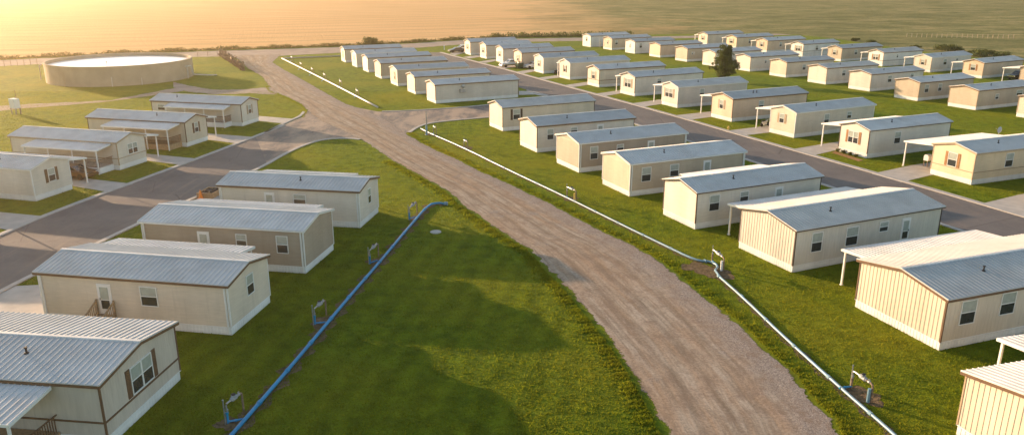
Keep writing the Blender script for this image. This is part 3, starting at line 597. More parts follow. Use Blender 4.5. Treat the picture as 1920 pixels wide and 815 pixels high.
def W_(x0, x1, zt, zb): return ((x0+x1)/2, abs(x1-x0), zt, zt-zb)
SP = dict(
 M1=dict(color='cream', style='batten', trim='brown', ctrim='tantrim', gwin=(-0.75, 1.0, 2.9, 1.5, None, False), wins=[W_(4, 5.2, 3.1, 1.6)], carport=(5.5, 15, 3.4), roof='roof2', d='cream board sided home with a gable window'),
 M2=dict(color='cream', style='batten', trim='brown', wins=[W_(1.2, 2.45, 3.1, 1.5), W_(4.45, 5.7, 3.15, 1.65)], doors=(8.5,), carport=(1.7, 14.6, 3.6, .22), d='cream board sided home with blank gable'),
 M3=dict(color='palecream', style='batten', trim='darkbrown', wins=[W_(1.6, 2.7, 2.98, 1.4), W_(5.1, 6.4, 2.95, 1.4), W_(8.6, 9.6, 2.94, 2.1)], doors=(11.6,), carport=(1.2, 14.8, 3.2, .15), d='pale cream board sided home with carport'),
 M4=dict(color='palecream', trim='darkbrown', wins=[W_(1.35, 2.5, 3.0, 1.5), W_(4.75, 5.75, 2.95, 2.0)], doors=(9.3,), carport=(3.7, 13.5, 2.8), d='pale cream home with dark eaves and blank gable'),
 M5=dict(color='tan', trim='whitetrim', wins=[W_(1.35, 2.5, 2.9, 1.4), W_(4.8, 5.9, 2.9, 1.6)], doors=(9.5,), extra=gutterpipe, d='tan home with white trim'),
 M6=dict(color='taupe', trim='whitetrim', wins=[W_(1.4, 2.45, 2.9, 1.4), W_(4.95, 5.9, 2.85, 2.1)], doors=(9.7,), extra=lambda *q: (gutterpipe(*q), aclow(*q)), d='taupe home with white trim'),
 M7=dict(color='palecream', trim='brown', wins=[W_(1.4, 2.35, 2.9, 1.5), W_(4.8, 5.8, 2.85, 2.1)], doors=(9.2,), d='pale cream home with brown eaves'),
 M8=dict(color='beige', trim='darkbrown', wins=[], nearshut=True, vents=(), d='beige home with dark shutters on its side window'),
 U1=dict(color='greige', trim='brown', extra=acunit, d='greige home with one side air conditioner'), U2=dict(color='beige', trim='brown', d='beige home'), U3=dict(color='tan', trim='whitetrim', gwin=(-.6, .5, 2.7, 1.6, 'tantrim', False), d='tan home'),
 U4=dict(color='tan', trim='brown', d='tan home with brown eaves'), U5=dict(color='palecream', trim='brown', d='pale cream home'), U6=dict(color='cream', trim='whitetrim', gwin=(0, .5, 2.6, 1.0, None, False), d='cream home'), U7=dict(color='beige', trim='brown', gwin=(0, .6, 2.7, 1.6, 'tantrim', False), d='beige home'),
 S0=dict(color='cream', trim='brown', carport=(0.3, 12.5, 3.6), d='cream home with white carport'),
 S1=dict(color='yellow', sidecolor='greige', trim='tantrim', band=True, gwin=(0.05, 1.15, 3.0, 1.55, 'orangebrown', False), wins=[W_(4.6, 5.8, 3.1, 1.55)], carport=(0.0, 12.5, 4.1), extra=dish, d='yellow home with roof satellite dish and shutters'),
 S2=dict(color='palecream', trim='darkbrown', gwin=(0.1, 1.6, 2.98, 1.5, 'orangebrown', True), wins=[W_(4.3, 5.4, 2.95, 1.45)], carport=(0.2, 13.5, 3.4), d='pale cream home with double shuttered window'),
 S3=dict(color='beige', trim='whitetrim', band=False, gwin=(0.15, .9, 3.0, 1.3, 'tantrim', False), wins=[W_(5.4, 6.4, 2.9, 1.35), W_(9.9, 10.8, 2.9, 1.9)], carport=(0.2, 13, 3.2), d='beige home with one brown shuttered gable window'),
 S4=dict(color='peach', trim='brown', gwin=(0.1, .85, 3.0, 1.35, 'tantrim', False), wins=[W_(5.1, 6.1, 2.9, 1.5)], carport=(0.2, 13, 3.2), vents=(5, 5.7), d='peach home with brown eaves'),
 S5=dict(color='greige', trim='whitetrim', gwin=(0.2, 2.1, 3.0, 1.5, 'tantrim', True), wins=[W_(4.5, 5.5, 2.95, 1.6)], carport=(0.2, 13, 3.0), d='greige home with wide gable window'),
 S6=dict(color='palecream', trim='darkbrown', gwin=(-.1, 2.0, 3.0, 1.6, 'tantrim', True), wins=[W_(5.0, 6.0, 2.95, 2.1)], carport=(0.3, 12, 2.2), d='pale cream home with wide gable window'),
 S7=dict(color='beige', trim='brown', band=True, gwin=(-.1, 1.2, 2.95, 1.5, 'tantrim', False), d='beige home with brown band'),
 S8=dict(color='cream', trim='whitetrim', gwin=(-.1, .8, 2.8, 1.4, 'brown', False), carport=(.3, 11, 1.8), d='cream home with side awning'),
 S9=dict(color='beige', trim='whitetrim', gwin=(-.1, .9, 2.8, 1.4, 'tantrim', False), d='beige home'), S10=dict(color='peach', trim='brown', gwin=(-.1, .9, 2.8, 1.4, 'tantrim', False), d='peach home behind the pickup'),
 S11=dict(color='palecream', trim='brown', gwin=(0, 1.2, 2.8, 1.4, 'tantrim', False), d='pale cream home'), S12=dict(color='beige', trim='brown', gwin=(0, 1.2, 2.8, 1.4, 'tantrim', False), d='beige home with pinkish gable'), S13=dict(color='cream', trim='brown', gwin=(0, 1.1, 2.8, 1.4, 'tantrim', False), d='cream home beside a white car'),
 P1=dict(color='white', gwin=(0, .9, 2.8, 1.2, None, False), d='white home'), P2=dict(color='tan', gwin=(0, .5, 2.7, 1.1, None, False), wins=[W_(1.1, 2, 2.7, 1.5)], d='tan home'), P3=dict(color='white', gwin=(0, .4, 2.6, 1.1, None, False), wins=[W_(1.5, 2.4, 2.8, 1.5)], d='white home with small gable window'),
 P4=dict(color='peach', d='peach home with blank gable'), P5=dict(color='tan', wins=[W_(1.4, 1.8, 2.4, 1.7), W_(2.1, 2.3, 2.4, 1.7)], d='tan home with blank gable'), P6=dict(color='palecream', d='pale cream home half behind the tree'), P7=dict(color='palecream', wins=[W_(4.2, 4.9, 2.5, 1.7)], d='pale cream home partly behind the tree'),
 P8=dict(color='beige', wins=[W_(4.6, 5.6, 2.6, 1.35)], d='beige home with blank gable'), P9=dict(color='palecream', wins=[W_(4.3, 5.3, 2.65, 1.5)], d='pale cream home with blank gable'), P10=dict(color='palecream', wins=[W_(4.7, 5.8, 2.75, 1.45), W_(11.1, 12.1, 2.8, 2)], d='pale cream home with two side windows'),
 P11=dict(color='tan', wins=[W_(1.4, 2.5, 2.8, 1.4), W_(5, 6, 2.75, 1.4)], d='tan home with two tall side windows'), P12=dict(color='tan', wins=[W_(4.5, 5.4, 2.4, 1.5), W_(10, 11.6, 2.7, 1.7)], d='tan home with blank gable'), P13=dict(color='cream', d='cream home cut by the frame'),
 Q1=dict(color='cream', gwin=(0, 1.0, 2.8, 1.3, 'tantrim', False), d='cream home', carport=(.2, 11, 2.2)), Q2=dict(color='yellow', gwin=(0, 1.2, 2.8, 1.3, 'tantrim', False), wins=[W_(4.7, 5.6, 2.7, 1.4)], carport=(.2, 11, 2.2), d='yellow home'),
 Q3=dict(color='peach', gwin=(0, 1.0, 2.8, 1.3, 'tantrim', False), wins=[W_(4.7, 5.6, 2.7, 1.45)], carport=(.2, 11, 2.4), d='peach home'), Q4=dict(color='white', band=True, gwin=(-.4, 1.6, 2.8, 1.4, 'tantrim', True), wins=[W_(4.7, 5.7, 2.75, 1.5)], carport=(.2, 11, 2.4), d='white home with double gable window'),
 Q5=dict(color='tan', gwin=(0, 1.0, 2.8, 1.3, 'tantrim', False), wins=[W_(4.8, 5.8, 2.7, 1.5)], carport=(.2, 11, 2.4), d='tan home'), Q6=dict(color='white', band=True, gwin=(0, 1.5, 2.75, 1.3, 'orangebrown', True), wins=[W_(4.5, 5.1, 2.7, 1.9)], carport=(.2, 11, 2.6), d='white home with orange brown shutters'),
 Q7=dict(color='palecream', trim='whitetrim', gwin=(-.1, .9, 2.75, 1.25, 'tantrim', False), wins=[W_(4.4, 5.6, 2.8, 1.45), W_(8.9, 9.8, 2.8, 2.2)], carport=(.2, 11, 2.8), d='pale cream home with white eaves'), Q8=dict(color='peach', gwin=(0, 1.1, 2.8, 1.3, 'orangebrown', False), carport=(.1, 11, 2.9), d='peach home with orange brown shutters'), Q9=dict(color='tan', gwin=(0, 1, 2.8, 1.3, 'tantrim', False), carport=(-.2, 12, 3.6), d='tan home with carport over a pickup'),
 L1=dict(color='greige', style='groove', trim='brown', band=True, gwin=(-.05, 1.9, 2.98, 1.5, 'brown', True), porch=(2.3, 9.5, 3.0, False), roof='roof', d='greige home with brown trim and shutters'),
 L2=dict(color='cream', trim='brown', ctrim='whitetrim', gwin=(.1, .95, 3.1, 1.4, None, False), wins=[W_(4.85, 6.05, 2.95, 1.6)], doors=(8.6,), carport=(2.4, 13.3, 2.9), extra=lambda *q: (rails(*q), gutterpipe(*q)), vents=(), d='cream home with wooden stair railings'),
 L3=dict(color='taupe', trim='whitetrim', wins=[W_(1.25, 2.2, 2.95, 1.55), W_(4.6, 5.5, 2.9, 1.9)], doors=(8.2,), carport=(1.9, 13.3, 2.7), extra=gutterpipe, vents=(), d='taupe home with white trim'),
 L4=dict(color='palecream', trim='brown', ctrim='whitetrim', gwin=(.1, .8, 3.0, 1.4, None, False), wins=[W_(5.0, 6.2, 2.9, 1.95)], doors=(8.5,), carport=(3.0, 12.5, 2.9), extra=gutterpipe, vents=(6,), d='pale cream home with brown eaves'),
 A0=dict(color='cream', trim='brown', gwin=(0, .9, 2.85, 1.35, 'brown', False), carport=(.3, 12, 3.0), d='cream home'),
 A1=dict(color='palecream', trim='whitetrim', gwin=(0, .9, 2.85, 1.35, 'brown', False), carport=(.2, 12.5, 2.7), roof='roof2', d='pale cream home with white trim and brown shutters'),
 A2=dict(color='palecream', trim='tantrim', band=True, gwin=(.15, 1.6, 2.75, 1.25, None, True), carport=(.1, 12, 2.6), porch=(0.6, 10.9, 2.5), vents=(), roof='roof2', d='pale cream home with double gable window and porch'),
 A3=dict(color='beige', trim='brown', gwin=(0, .8, 2.85, 1.3, 'brown', False), carport=(.2, 12, 2.6), porch=(.6, 10.6, 2.7, False), roof='roof2', d='beige home with long porch awning'),
 A4=dict(color='palecream', trim='brown', gwin=(0, .8, 2.85, 1.3, 'tantrim', False), wins=[W_(12.9, 14.2, 2.75, 1.85)], porch=(1.6, 11.6, 2.0), roof='roof2', vents=(11.5,), d='pale cream home with railed porch'))
ORD = 'first second third fourth fifth sixth seventh eighth ninth tenth eleventh twelfth thirteenth fourteenth'.split()
PH = {'M': '{o} from front by the dirt road', 'U': '{o} from the cross street in upper row', 'S': '{o} from front across the right street', 'P': '{o} from the right in the middle back row', 'Q': '{o} from the right in the farthest row', 'L': '{o} from front left of the blue pipe', 'A': '{o} from front across the left street'}
for k, sp in SP.items():
    row, i = k[0], int(k[1:]); x, y, yaw, wd, L = HP[k]; hE, hR = HS[row]
    o = {'S': i, 'A': i, 'P': 13-i, 'Q': 9-i}.get(row, i-1)
    sp = dict(sp); d = sp.pop('d'); sp.pop('sidecolor', None); ns = sp.pop('nearshut', False); sp.setdefault('trim', 'brown'); sp.setdefault('roof', ['roof', 'roof3', 'roof2', 'roof4', 'roof'][(i*7+ord(row)) % 5])
    if row in 'PQ': sp.setdefault('ctrim', 'tantrim'); 
    lab = d+', '+PH[row].format(o=ORD[o])
    det = 2 if k in ('M1', 'M2', 'M3', 'M4', 'M5', 'L1', 'L2', 'L3', 'L4', 'S1', 'S2') else 1
    r = home(k, (x, y), yaw, wd, L, hE, hR, row in 'LA', label=lab, group=G[row], detail=det, **sp)
    if ns: window(r, 1, 'near', 2.2, 3.05, 1.15, 1.5, L, wd, shutters='darkbrown')
bpy.context.view_layer.update()
#@@PART2
# ------------------------------------------------------------------ round tank
TX, TY, TR = -84.2, 170.3, 14.4
t = empty('storage_tank', (TX, TY, 0), 0, 'large round tan open tank filled with pale water beside the field', 'tank')
mb = MB(); mb.lathe([(TR-.25, 0), (TR, 0), (TR, 3.7), (TR+.10, 3.72), (TR+.10, 3.95), (TR-.32, 3.95), (TR-.32, 3.72), (TR-.25, 3.7), (TR-.25, 0)], n=96); mb.build('wall', M['tankwall'], t)
nw = NT('tank_water'); nw.b.inputs['Base Color'].default_value = (0.88, 0.87, 0.84, 1); nw.b.inputs['Metallic'].default_value = 0.5; nw.b.inputs['Roughness'].default_value = 0.38; nw.b.inputs['Specular IOR Level'].default_value = 1.0; nw.b.inputs['IOR'].default_value = 1.6
nw.bump(nw.noise(1.2, 3), 0.004)
mb = MB(); mb.poly([((TR-.26)*math.cos(2*math.pi*k/96), (TR-.26)*math.sin(2*math.pi*k/96), 3.25) for k in range(96)], [tuple(range(96))]); mb.build('water', nw.m, t, raw=True)
def loc(p): return (p[0]-TX, p[1]-TY)
def rim(ang, r=TR): return (r*math.cos(ang), r*math.sin(ang))
a = math.atan2(at(335, 146)[1]-TY, at(335, 146)[0]-TX)
def radial(ang, pts): return [((TR+d)*math.cos(ang)-q*math.sin(ang), (TR+d)*math.sin(ang)+q*math.cos(ang), z) for d, q, z in pts]
mb = MB(); mb.tube(radial(a, [(.0, -1.2, 2.5), (.5, -1.1, 2.6), (.6, .2, 2.6), (.7, .5, 1.2), (.8, .8, .6), (1.6, 1.4, .5), (3.5, 3.4, .15), (4.5, 4.2, .1)]), .13, 8); mb.build('outlet_pipe', M['whitepipe'], t)
mb = MB()
for q in (-1.3, -.9): mb.tube(radial(a, [(.35, q, 0), (.35, q, 2.5)]), .05, 6)
for z in (.3, .6, .9, 1.2, 1.5, 1.8, 2.1): mb.tube(radial(a, [(.35, -1.3, z), (.35, -.9, z)]), .03, 5)
mb.build('ladder', M['whitepipe'], t)
a2 = math.atan2(at(60, 150)[1]-TY, at(60, 150)[0]-TX)
mb = MB(); mb.tube(radial(a2, [(.0, 0, 3.2), (.9, .1, 3.3), (1.5, .3, 2.9), (1.6, .3, 0)]), .14, 8); mb.build('inlet_pipe', M['whitepipe'], t)
for pxx, h in ((211, 1.9), (118, 2.6), (277, 1.4)):
    q = at(pxx, 163); an = math.atan2(q[1]-TY, q[0]-TX); mb = MB(); mb.box((-.06+(TR+.15)*math.cos(an), -.06+(TR+.15)*math.sin(an), 0), (.06+(TR+.15)*math.cos(an), .06+(TR+.15)*math.sin(an), h)); mb.build('gauge_post', M['whitepipe'] if h < 2 else M['tankwall'], t)
mb = MB(); an = math.atan2(at(205, 163)[1]-TY, at(205, 163)[0]-TX); c0 = rim(an, TR-.6); mb.tube([(*c0, 3.2), (*c0, 4.7)], .04, 6); mb.box((c0[0]-.12, c0[1]-.12, 4.7), (c0[0]+.12, c0[1]+.12, 4.9)); mb.build('level_gauge', M['galv'], t)

# ------------------------------------------------------------------ pipes
def pipe(path, r, m, label, cat='pipe', every=3.2, hz=None, sm=1):
    P = smooth(path, sm) if sm else path
    mb = MB(); mb.tube([(x, y, r+.03) for x, y in P], r, 12); o = mb.build('water_pipe', m, smooth=True); tag(o, label, cat)
    Q, L = resample([(*p, 0) for p in path], max(3, int(sum((Vector(b)-Vector(a)).length for a, b in zip(path, path[1:]))/every)))
    for i in range(1, len(Q)-1):
        d = (Q[i+1]-Q[i-1]).normalized(); mb = MB(); c = Vector((Q[i].x, Q[i].y, r+.03)); mb.tube([c-d*.14, c+d*.14], r*1.28, 12); mb.build('coupling', m, o, smooth=False)
    return o
lo = pipe(lpipe, .108, M['bluepipe'], 'bright blue pipe lying across the lawn left of the dirt road'); 
mb = MB(); e = Vector((*lpipe[-1], .16)); mb.tube([e, e+Vector((.35, -.05, .0))], .19, 12); mb.build('end_fitting', M['palepipe'], lo)
pipe(rpipe, .088, M['palepipe'], 'faded pale blue pipe running along the right edge of the dirt road', every=3.6)
pipe(upipe, .15, M['whitepipe'], 'white pipe beside the upper dirt road with six meters', every=5)
pipe(px([(531, 110.6), (560, 109.5), (638, 106.3)]), .14, M['galv'], 'thin grey pipe crossing grass toward the last upper home', every=8)

# ------------------------------------------------------------------ water meters
def meter(u1, u2, tee, label, group, pipecol, sleeve=None, hs=1.0):
    a_ = Vector((*u1, 0)); b_ = Vector((*u2, 0)); d = b_-a_; ln = d.length; yaw = math.atan2(d.y, d.x)
    r = empty('water_meter', a_, yaw, label, 'water meter', group); z = 1.12*hs
    mb = MB(); mb.tube([(-.13, .05, 0), (-.13, .05, 1.38*hs)], .035, 8); mb.lathe([(.0, 1.38*hs), (.045, 1.38*hs), (.045, 1.42*hs), (0, 1.43*hs)], (-.13, .05, 0), 8); mb.build('support_post', M['galv'], r)
    mb = MB(); mb.tube([(0, 0, .0), (0, 0, .62*hs)], .062, 10); mb.lathe([(.085, .56*hs), (.085, .66*hs)], (0, 0, 0), 10); mb.build('riser', M[pipecol] if pipecol == 'bluepipe' else M['rust'], r)
    mb = MB(); mb.tube([(0, 0, .62*hs), (0, 0, z-.10), (.04, 0, z-.02), (.12, 0, z), (.30*ln, 0, z)], .048, 8); mb.lathe([(.05, -.05), (.07, -.03), (.07, .03), (.05, .05)], (.02, 0, .78*hs), 8); mb.build('inlet_elbow', M['galv'], r)
    mb = MB(); mb.tube([(.30*ln, 0, z), (.38*ln, 0, z), (.62*ln, 0, z), (.70*ln, 0, z)], [.06, .13, .13, .06], 10)
    mb.lathe([(.08, z), (.13, z+.04), (.13, z+.17), (.10, z+.19)], (.5*ln, 0, 0), 12)
    for q in (.33, .67): mb.lathe([(.09, -.02), (.09, .02)], (q*ln, 0, z), 10, 0, 'x')
    body = mb.build('meter_body', M['meter'], r, smooth=False)
    mb = MB(); mb.lathe([(.10, z+.19), (.11, z+.20), (.11, z+.235), (.05, z+.25), (0, z+.25)], (.5*ln, 0, 0), 12); mb.build('lid', M['black'], body)
    mb = MB(); mb.lathe([(.05, -.09), (.08, -.06), (.08, .06), (.05, .09)], (.80*ln, 0, z), 10, 0, 'x'); mb.tube([(.80*ln, 0, z), (.80*ln, 0, z+.14)], .02, 6); mb.box((.80*ln-.07, -.015, z+.13), (.80*ln+.07, .015, z+.155)); mb.build('valve', M['galv'], r)
    mb = MB(); mb.tube([(.70*ln, 0, z), (.9*ln, 0, z), (.98*ln, 0, z-.06), (ln, 0, z-.2), (ln, 0, 0)], .055, 9); mb.build('outlet_riser', M['rust'], r)
    if sleeve: mb = MB(); mb.tube([(ln-.02, -.16, .05), (ln-.02, -.16, .85)], .09, 10); mb.build('sleeve', M[sleeve], r)
    tl = Vector((*tee, 0))-a_; tl = Matrix.Rotation(-yaw, 3, 'Z') @ tl
    mb = MB(); mb.tube([(0, 0, .5*hs), (0, 0, .20), (.02, 0, .12), (tl.x*.15, tl.y*.15, .11), (tl.x, tl.y, .14)], .055, 9); mb.lathe([(.08, -.04), (.08, .04)], (tl.x*.5, tl.y*.5, .12), 8); mb.build('branch_pipe', M[pipecol if pipecol != 'palepipe' else 'bluepipe'], r)
MG = {'l': 'water meters beside the blue pipe', 'r': 'water meters beside the pale pipe', 'u': 'water meters beside the white pipe'}
for i, (u1, u2, te) in enumerate([((428, 793), (457, 770), (457, 789)), ((591, 608), (612, 590), (611, 607)), ((694, 494.6), (710, 480), (708, 491)), ((768, 411.6), (782, 399), (781, 409))]):
    meter(at(*u1), at(*u2), at(*te), 'grey meter and risers beside blue pipe, %s from the camera' % ['nearest', 'second', 'third', 'farthest'][i], MG['l'], 'bluepipe')
for i, (u1, u2, te, sl) in enumerate([((1595.5, 726.7), (1632, 754), (1573, 731), 'palepipe'), ((1335, 491), (1356, 508), (1345, 500), 'whitetrim'), ((1063, 369), (1080, 377), (1063, 373), 'yellowp'), ((870, 277), (877, 281), (868, 279), None), ((813, 250.5), (818, 253), (812, 254), None)]):
    meter(at(*u1), at(*u2), at(*te), ['tall meter beside pale pipe at the bottom right corner', 'meter with white sleeve where the pale pipe kinks', 'meter with yellow sleeve beside the pale pipe', 'meter on a soil patch beside upper pale pipe', 'meter next to the steel pole where pale pipe starts'][i], MG['r'], 'palepipe', sl, .95)
for i, (x0, y0, x1, y1) in enumerate([(668, 180, 673, 184.5), (637, 162, 641.5, 166), (607, 149, 611.5, 152.5), (584, 138, 588, 141), (563, 127.5, 567, 130.5), (546, 115, 549.5, 117.8)]):
    q = at(x0-4, y0+4.5); meter(at(x0, y0), at(x1, y1), q, 'weathered meter beside the white pipe, %s from its near end' % ORD[i], MG['u'], 'palepipe', None, 1.1)

# steel pole, marker posts, small things
def thing(name, loc, rz, label, cat, group=None): return empty(name, (loc[0], loc[1], 0), rz, label, cat, group)
t = thing('steel_pole', at(800, 253), 0, 'grey steel pole at the near corner of the crossing', 'pole')
mb = MB(); mb.tube([(0, 0, 1.3), (0, 0, 3.35)], .07, 10); mb.build('pole', M['galv'], t); mb = MB(); mb.lathe([(.22, 0), (.20, .05), (.15, .1), (.14, 1.3), (.08, 1.36)], n=12); mb.build('base', M['palepipe'], t)
t = thing('marker_post', at(833, 94), 0, 'short white post on the grass at the far street corner', 'post')
mb = MB(); mb.box((-.13, -.10, 0), (.13, .10, 1.15)); mb.build('post', M['whitetrim'], t); mb = MB(); mb.lathe([(.19, 1.15), (.19, 1.2), (0, 1.32)], n=8); mb.build('cap', M['whitetrim'], t)
t = thing('utility_pole', at(1125, 90), 0, 'thin grey pole between two homes of the back row', 'pole')
mb = MB(); mb.tube([(0, 0, 0), (0, 0, 2.6)], .07, 8); mb.build('pole', M['galv'], t); mb = MB(); mb.box((-.15, -.1, 1.6), (.15, .1, 2.1)); mb.build('meter_box', M['galv'], t)
t = thing('manhole_cover', at(817, 435), 0, 'round concrete cover set in the mown lawn', 'cover')
mb = MB(); mb.lathe([(.5, 0.0), (.48, .06), (.40, .07), (.38, .055), (0, .06)], n=20); mb.build('rim', M['concrete'], t); mb = MB(); mb.lathe([(.36, .05), (.34, .085), (0, .09)], n=20); mb.build('lid', M['concrete'], t)
bx_ = at(31, 214); t = thing('utility_cabinet', bx_, -.5, 'white utility cabinet on legs standing alone in the left field', 'cabinet')
mb = MB(); mb.box((-.7, -.45, 1.0), (.7, .45, 2.5)); mb.build('cabinet', M['whitetrim'], t); mb = MB(); mb.box((-.62, -.47, 1.1), (.62, -.45, 2.4)); mb.build('door', M['whitetrim'], t)
for sx in (-.55, .55):
    for sy in (-.35, .35): mb = MB(); mb.box((sx-.05, sy-.05, 0), (sx+.05, sy+.05, 1.0)); mb.build('leg', M['galv'], t)
mb = MB(); mb.tube([(-.2, .5, 2.3), (-.2, .5, 3.8)], .04, 6); mb.build('antenna', M['rust'], t)
for i, (x, y) in enumerate(((22, 211), (40, 214))):
    t = thing('bollard', at(x, y), 0, ['left', 'right'][i]+' short post guarding the white utility cabinet', 'bollard', 'posts by the utility cabinet'); mb = MB(); mb.tube([(0, 0, 0), (0, 0, .95)], .08, 8); mb.build('post', M['rust'], t); mb = MB(); mb.lathe([(.08, .95), (.05, 1.0), (0, 1.02)], n=8); mb.build('cap', M['rust'], t)
t = thing('fire_hydrant', at(1366, 244.5), 0, 'small yellow hydrant on a front lawn of the right street', 'hydrant')
mb = MB(); mb.lathe([(.17, 0), (.17, .05), (.12, .07), (.12, .45), (.16, .47), (.15, .56), (.06, .64), (0, .65)], n=12); mb.build('barrel', M['yellowp'], t); mb = MB(); mb.tube([(-.22, 0, .34), (.22, 0, .34)], .06, 8); mb.build('outlet', M['yellowp'], t)
t = thing('traffic_cone', at(377, 373), 0, 'orange cone on grass by the raised planter at the street edge', 'cone')
mb = MB(); mb.lathe([(.22, .05), (.05, .95), (0, .97)], n=14); mb.build('cone', M['orange'], t); mb = MB(); mb.box((-.32, -.32, 0), (.32, .32, .05)); mb.build('base', M['orange'], t)
t = thing('raised_planter', ((-31.0), 77.4), R(-8), 'raised wooden planter of dark soil beside a cream home', 'planter')
mb = MB()
for a0, b0 in (((-.85, -1.2, 0), (.85, -1.12, .55)), ((-.85, 1.12, 0), (.85, 1.2, .55)), ((-.85, -1.12, 0), (-.77, 1.12, .55)), ((.77, -1.12, 0), (.85, 1.12, .55))): mb.box(a0, b0)
mb.build('frame', M['wood'], t)
mb = MB(); mb.box((-.77, -1.12, 0), (.77, 1.12, .42)); 
for k in range(16): mb.lathe([(.25, .40), (.2, .52), (0, .6)], (random.uniform(-.5, .5), random.uniform(-.85, .85), random.uniform(-.06, .06)), 6)
mb.build('soil', M['black'], t)
t = thing('outdoor_grill', at(1738, 312), .5, 'white covered grill on a stand under the yellow home carport', 'grill')
mb = MB(); mb.box((-.42, -.3, .75), (.42, .3, 1.25)); mb.hexa([(-.42, -.3, 1.25), (.42, -.3, 1.25), (.42, .3, 1.25), (-.42, .3, 1.25), (-.38, -.12, 1.42), (.38, -.12, 1.42), (.38, .25, 1.42), (-.38, .25, 1.42)]); mb.build('hood', M['whitetrim'], t)
for sx in (-.35, .35):
    for sy in (-.22, .22): mb = MB(); mb.box((sx-.03, sy-.03, 0), (sx+.03, sy+.03, .75)); mb.build('leg', M['rust'], t)

# ------------------------------------------------------------------ foliage
translucent(M['leaf'], 0.35); translucent(M['weeds'], 0.35)
def leafcloud(n, centres, size, ztop=None, seed=0, flat=.5):
    """n small leaf faces spread over ellipsoid clumps: centres = [(x,y,z,rx,ry,rz)]"""
    g_ = np.random.default_rng(seed); C_ = np.array(centres, float); vol = C_[:, 3]*C_[:, 4]*C_[:, 5]; idx = g_.choice(len(C_), n, p=vol/vol.sum())
    d = g_.normal(size=(n, 3)); d /= np.linalg.norm(d, axis=1, keepdims=True); rad = g_.uniform(.35, 1, n)**.5*g_.uniform(.85, 1.12, n)
    p = C_[idx, :3]+d*rad[:, None]*C_[idx, 3:6]
    u = g_.normal(size=(n, 3)); u /= np.linalg.norm(u, axis=1, keepdims=True); v = np.cross(u, g_.normal(size=(n, 3))); v /= np.linalg.norm(v, axis=1, keepdims=True)
    s = size*g_.uniform(.6, 1.5, n)[:, None]
    q = np.stack([p-u*s, p+v*s*flat, p+u*s, p-v*s*flat], 1).reshape(-1, 3)
    mb = MB(); mb.v = [tuple(x) for x in q]; mb.f = [(4*i, 4*i+1, 4*i+2, 4*i+3) for i in range(n)]; mb.mi = [0]*n
    return mb
def bush(p, rx, h, label, group, m='leaf', n=500, seed=1, size=.16, stems=True, name='bush'):
    t = empty(name, (p[0], p[1], 0), 0, label, 'bush', group); rr = random.Random(seed)
    cs = [(0, 0, h*.42, rx*.7, rx*.6, h*.42)]+[(rr.uniform(-.65, .65)*rx, rr.uniform(-.6, .6)*rx, rr.uniform(.25, .72)*h, rx*rr.uniform(.25, .45), rx*rr.uniform(.25, .45), h*rr.uniform(.18, .34)) for _ in range(9)]
    leafcloud(n, cs, size, seed=seed).build('foliage', M[m], t, raw=True)
    mb = MB()
    for k in range(5): a_ = k*1.26; mb.tube([(0, 0, 0), (math.cos(a_)*rx*.3, math.sin(a_)*rx*.3, h*.6)], [.05, .015], 5)
    mb.build('stem', M['bark'], t); return t
# the tree behind the right street row
tp = at(1357, 153.5); t = empty('tree', (tp[0], tp[1], 0), 0, 'single bushy dark green tree rising between the rows of homes', 'tree')
mb = MB(); mb.tube([(0, 0, 0), (.05, 0, .6), (0, .05, 1.6), (-.05, 0, 3.5), (0, 0, 6.2)], [.26, .19, .16, .12, .04], 9); tr = random.Random(5)
for k in range(22):
    a_ = k*2.4; z = 1.3+k*.22; rl = (2.9 if z < 3.2 else 2.9-(z-3.2)*.55)*tr.uniform(.75, 1.05); mb.tube([(0, 0, z), (math.cos(a_)*rl*.5, math.sin(a_)*rl*.5, z+.55), (math.cos(a_)*rl, math.sin(a_)*rl, z+.7+tr.uniform(-.4, .5))], [.06, .04, .012], 5)
mb.build('trunk', M['bark'], t)
cs = [(0, 0, 3.6, 1.3, 1.3, 2.2), (0, 0, 5.6, 1.0, 1.0, 1.5)]
for k in range(110):
    z = tr.uniform(1.2, 7.3); env = (1.5+(z-1.2)*1.3) if z < 2.6 else max(.8, 3.5-(z-2.6)*.56); a_ = tr.uniform(0, 6.28); rr = env*tr.uniform(.45, .98)
    s_ = tr.uniform(.28, .62); cs.append((math.cos(a_)*rr, math.sin(a_)*rr, z, s_*1.15, s_*1.15, s_*.75))
leafcloud(11000, cs, .13, seed=3, flat=.55).build('crown', M['leaf'], t, raw=True)
bush(at(1278, 168), 1.7, 2.9, 'dark bush showing above the roof between two right street homes', None, n=900, seed=4)
bush(at(694, 84.5), 2.7, 2.9, 'round green bush at the edge of the wheat field', None, n=1200, seed=8, size=.2)
SB = [(1764, 94, 2.6, 1.9), (1778, 97, 3.0, 2.2), (1792, 96, 2.2, 1.5), (1822, 104, 2.2, 1.6), (1838, 107, 2.8, 2.0), (1856, 104, 2.4, 1.7), (1874, 108, 2.6, 1.8), (1716, 92, 1.6, 1.1), (1636, 82, 2.0, 1.3), (1602, 77, 1.6, 1.1)]
SL = ['dark bush in the scrub behind a cream home, left of the widest clump', 'widest dark bush in the scrub field clump', 'low bush right of the widest dark bush', 'bush just behind the cream home roof end', 'broad bush behind the lawn edge near the right', 'olive bush between two broad scrub bushes', 'rightmost olive bush in the scrub field', 'small lone bush near the white homes in scrub', 'small bush behind the tan home roof end', 'smallest bush far left in the scrub field']
for i, (x, y, rx_, h_) in enumerate(SB): bush(at(x, y), rx_, h_, SL[i], 'bushes in the scrub field', 'weeds' if i % 2 else 'leaf', 700, 20+i, .2)
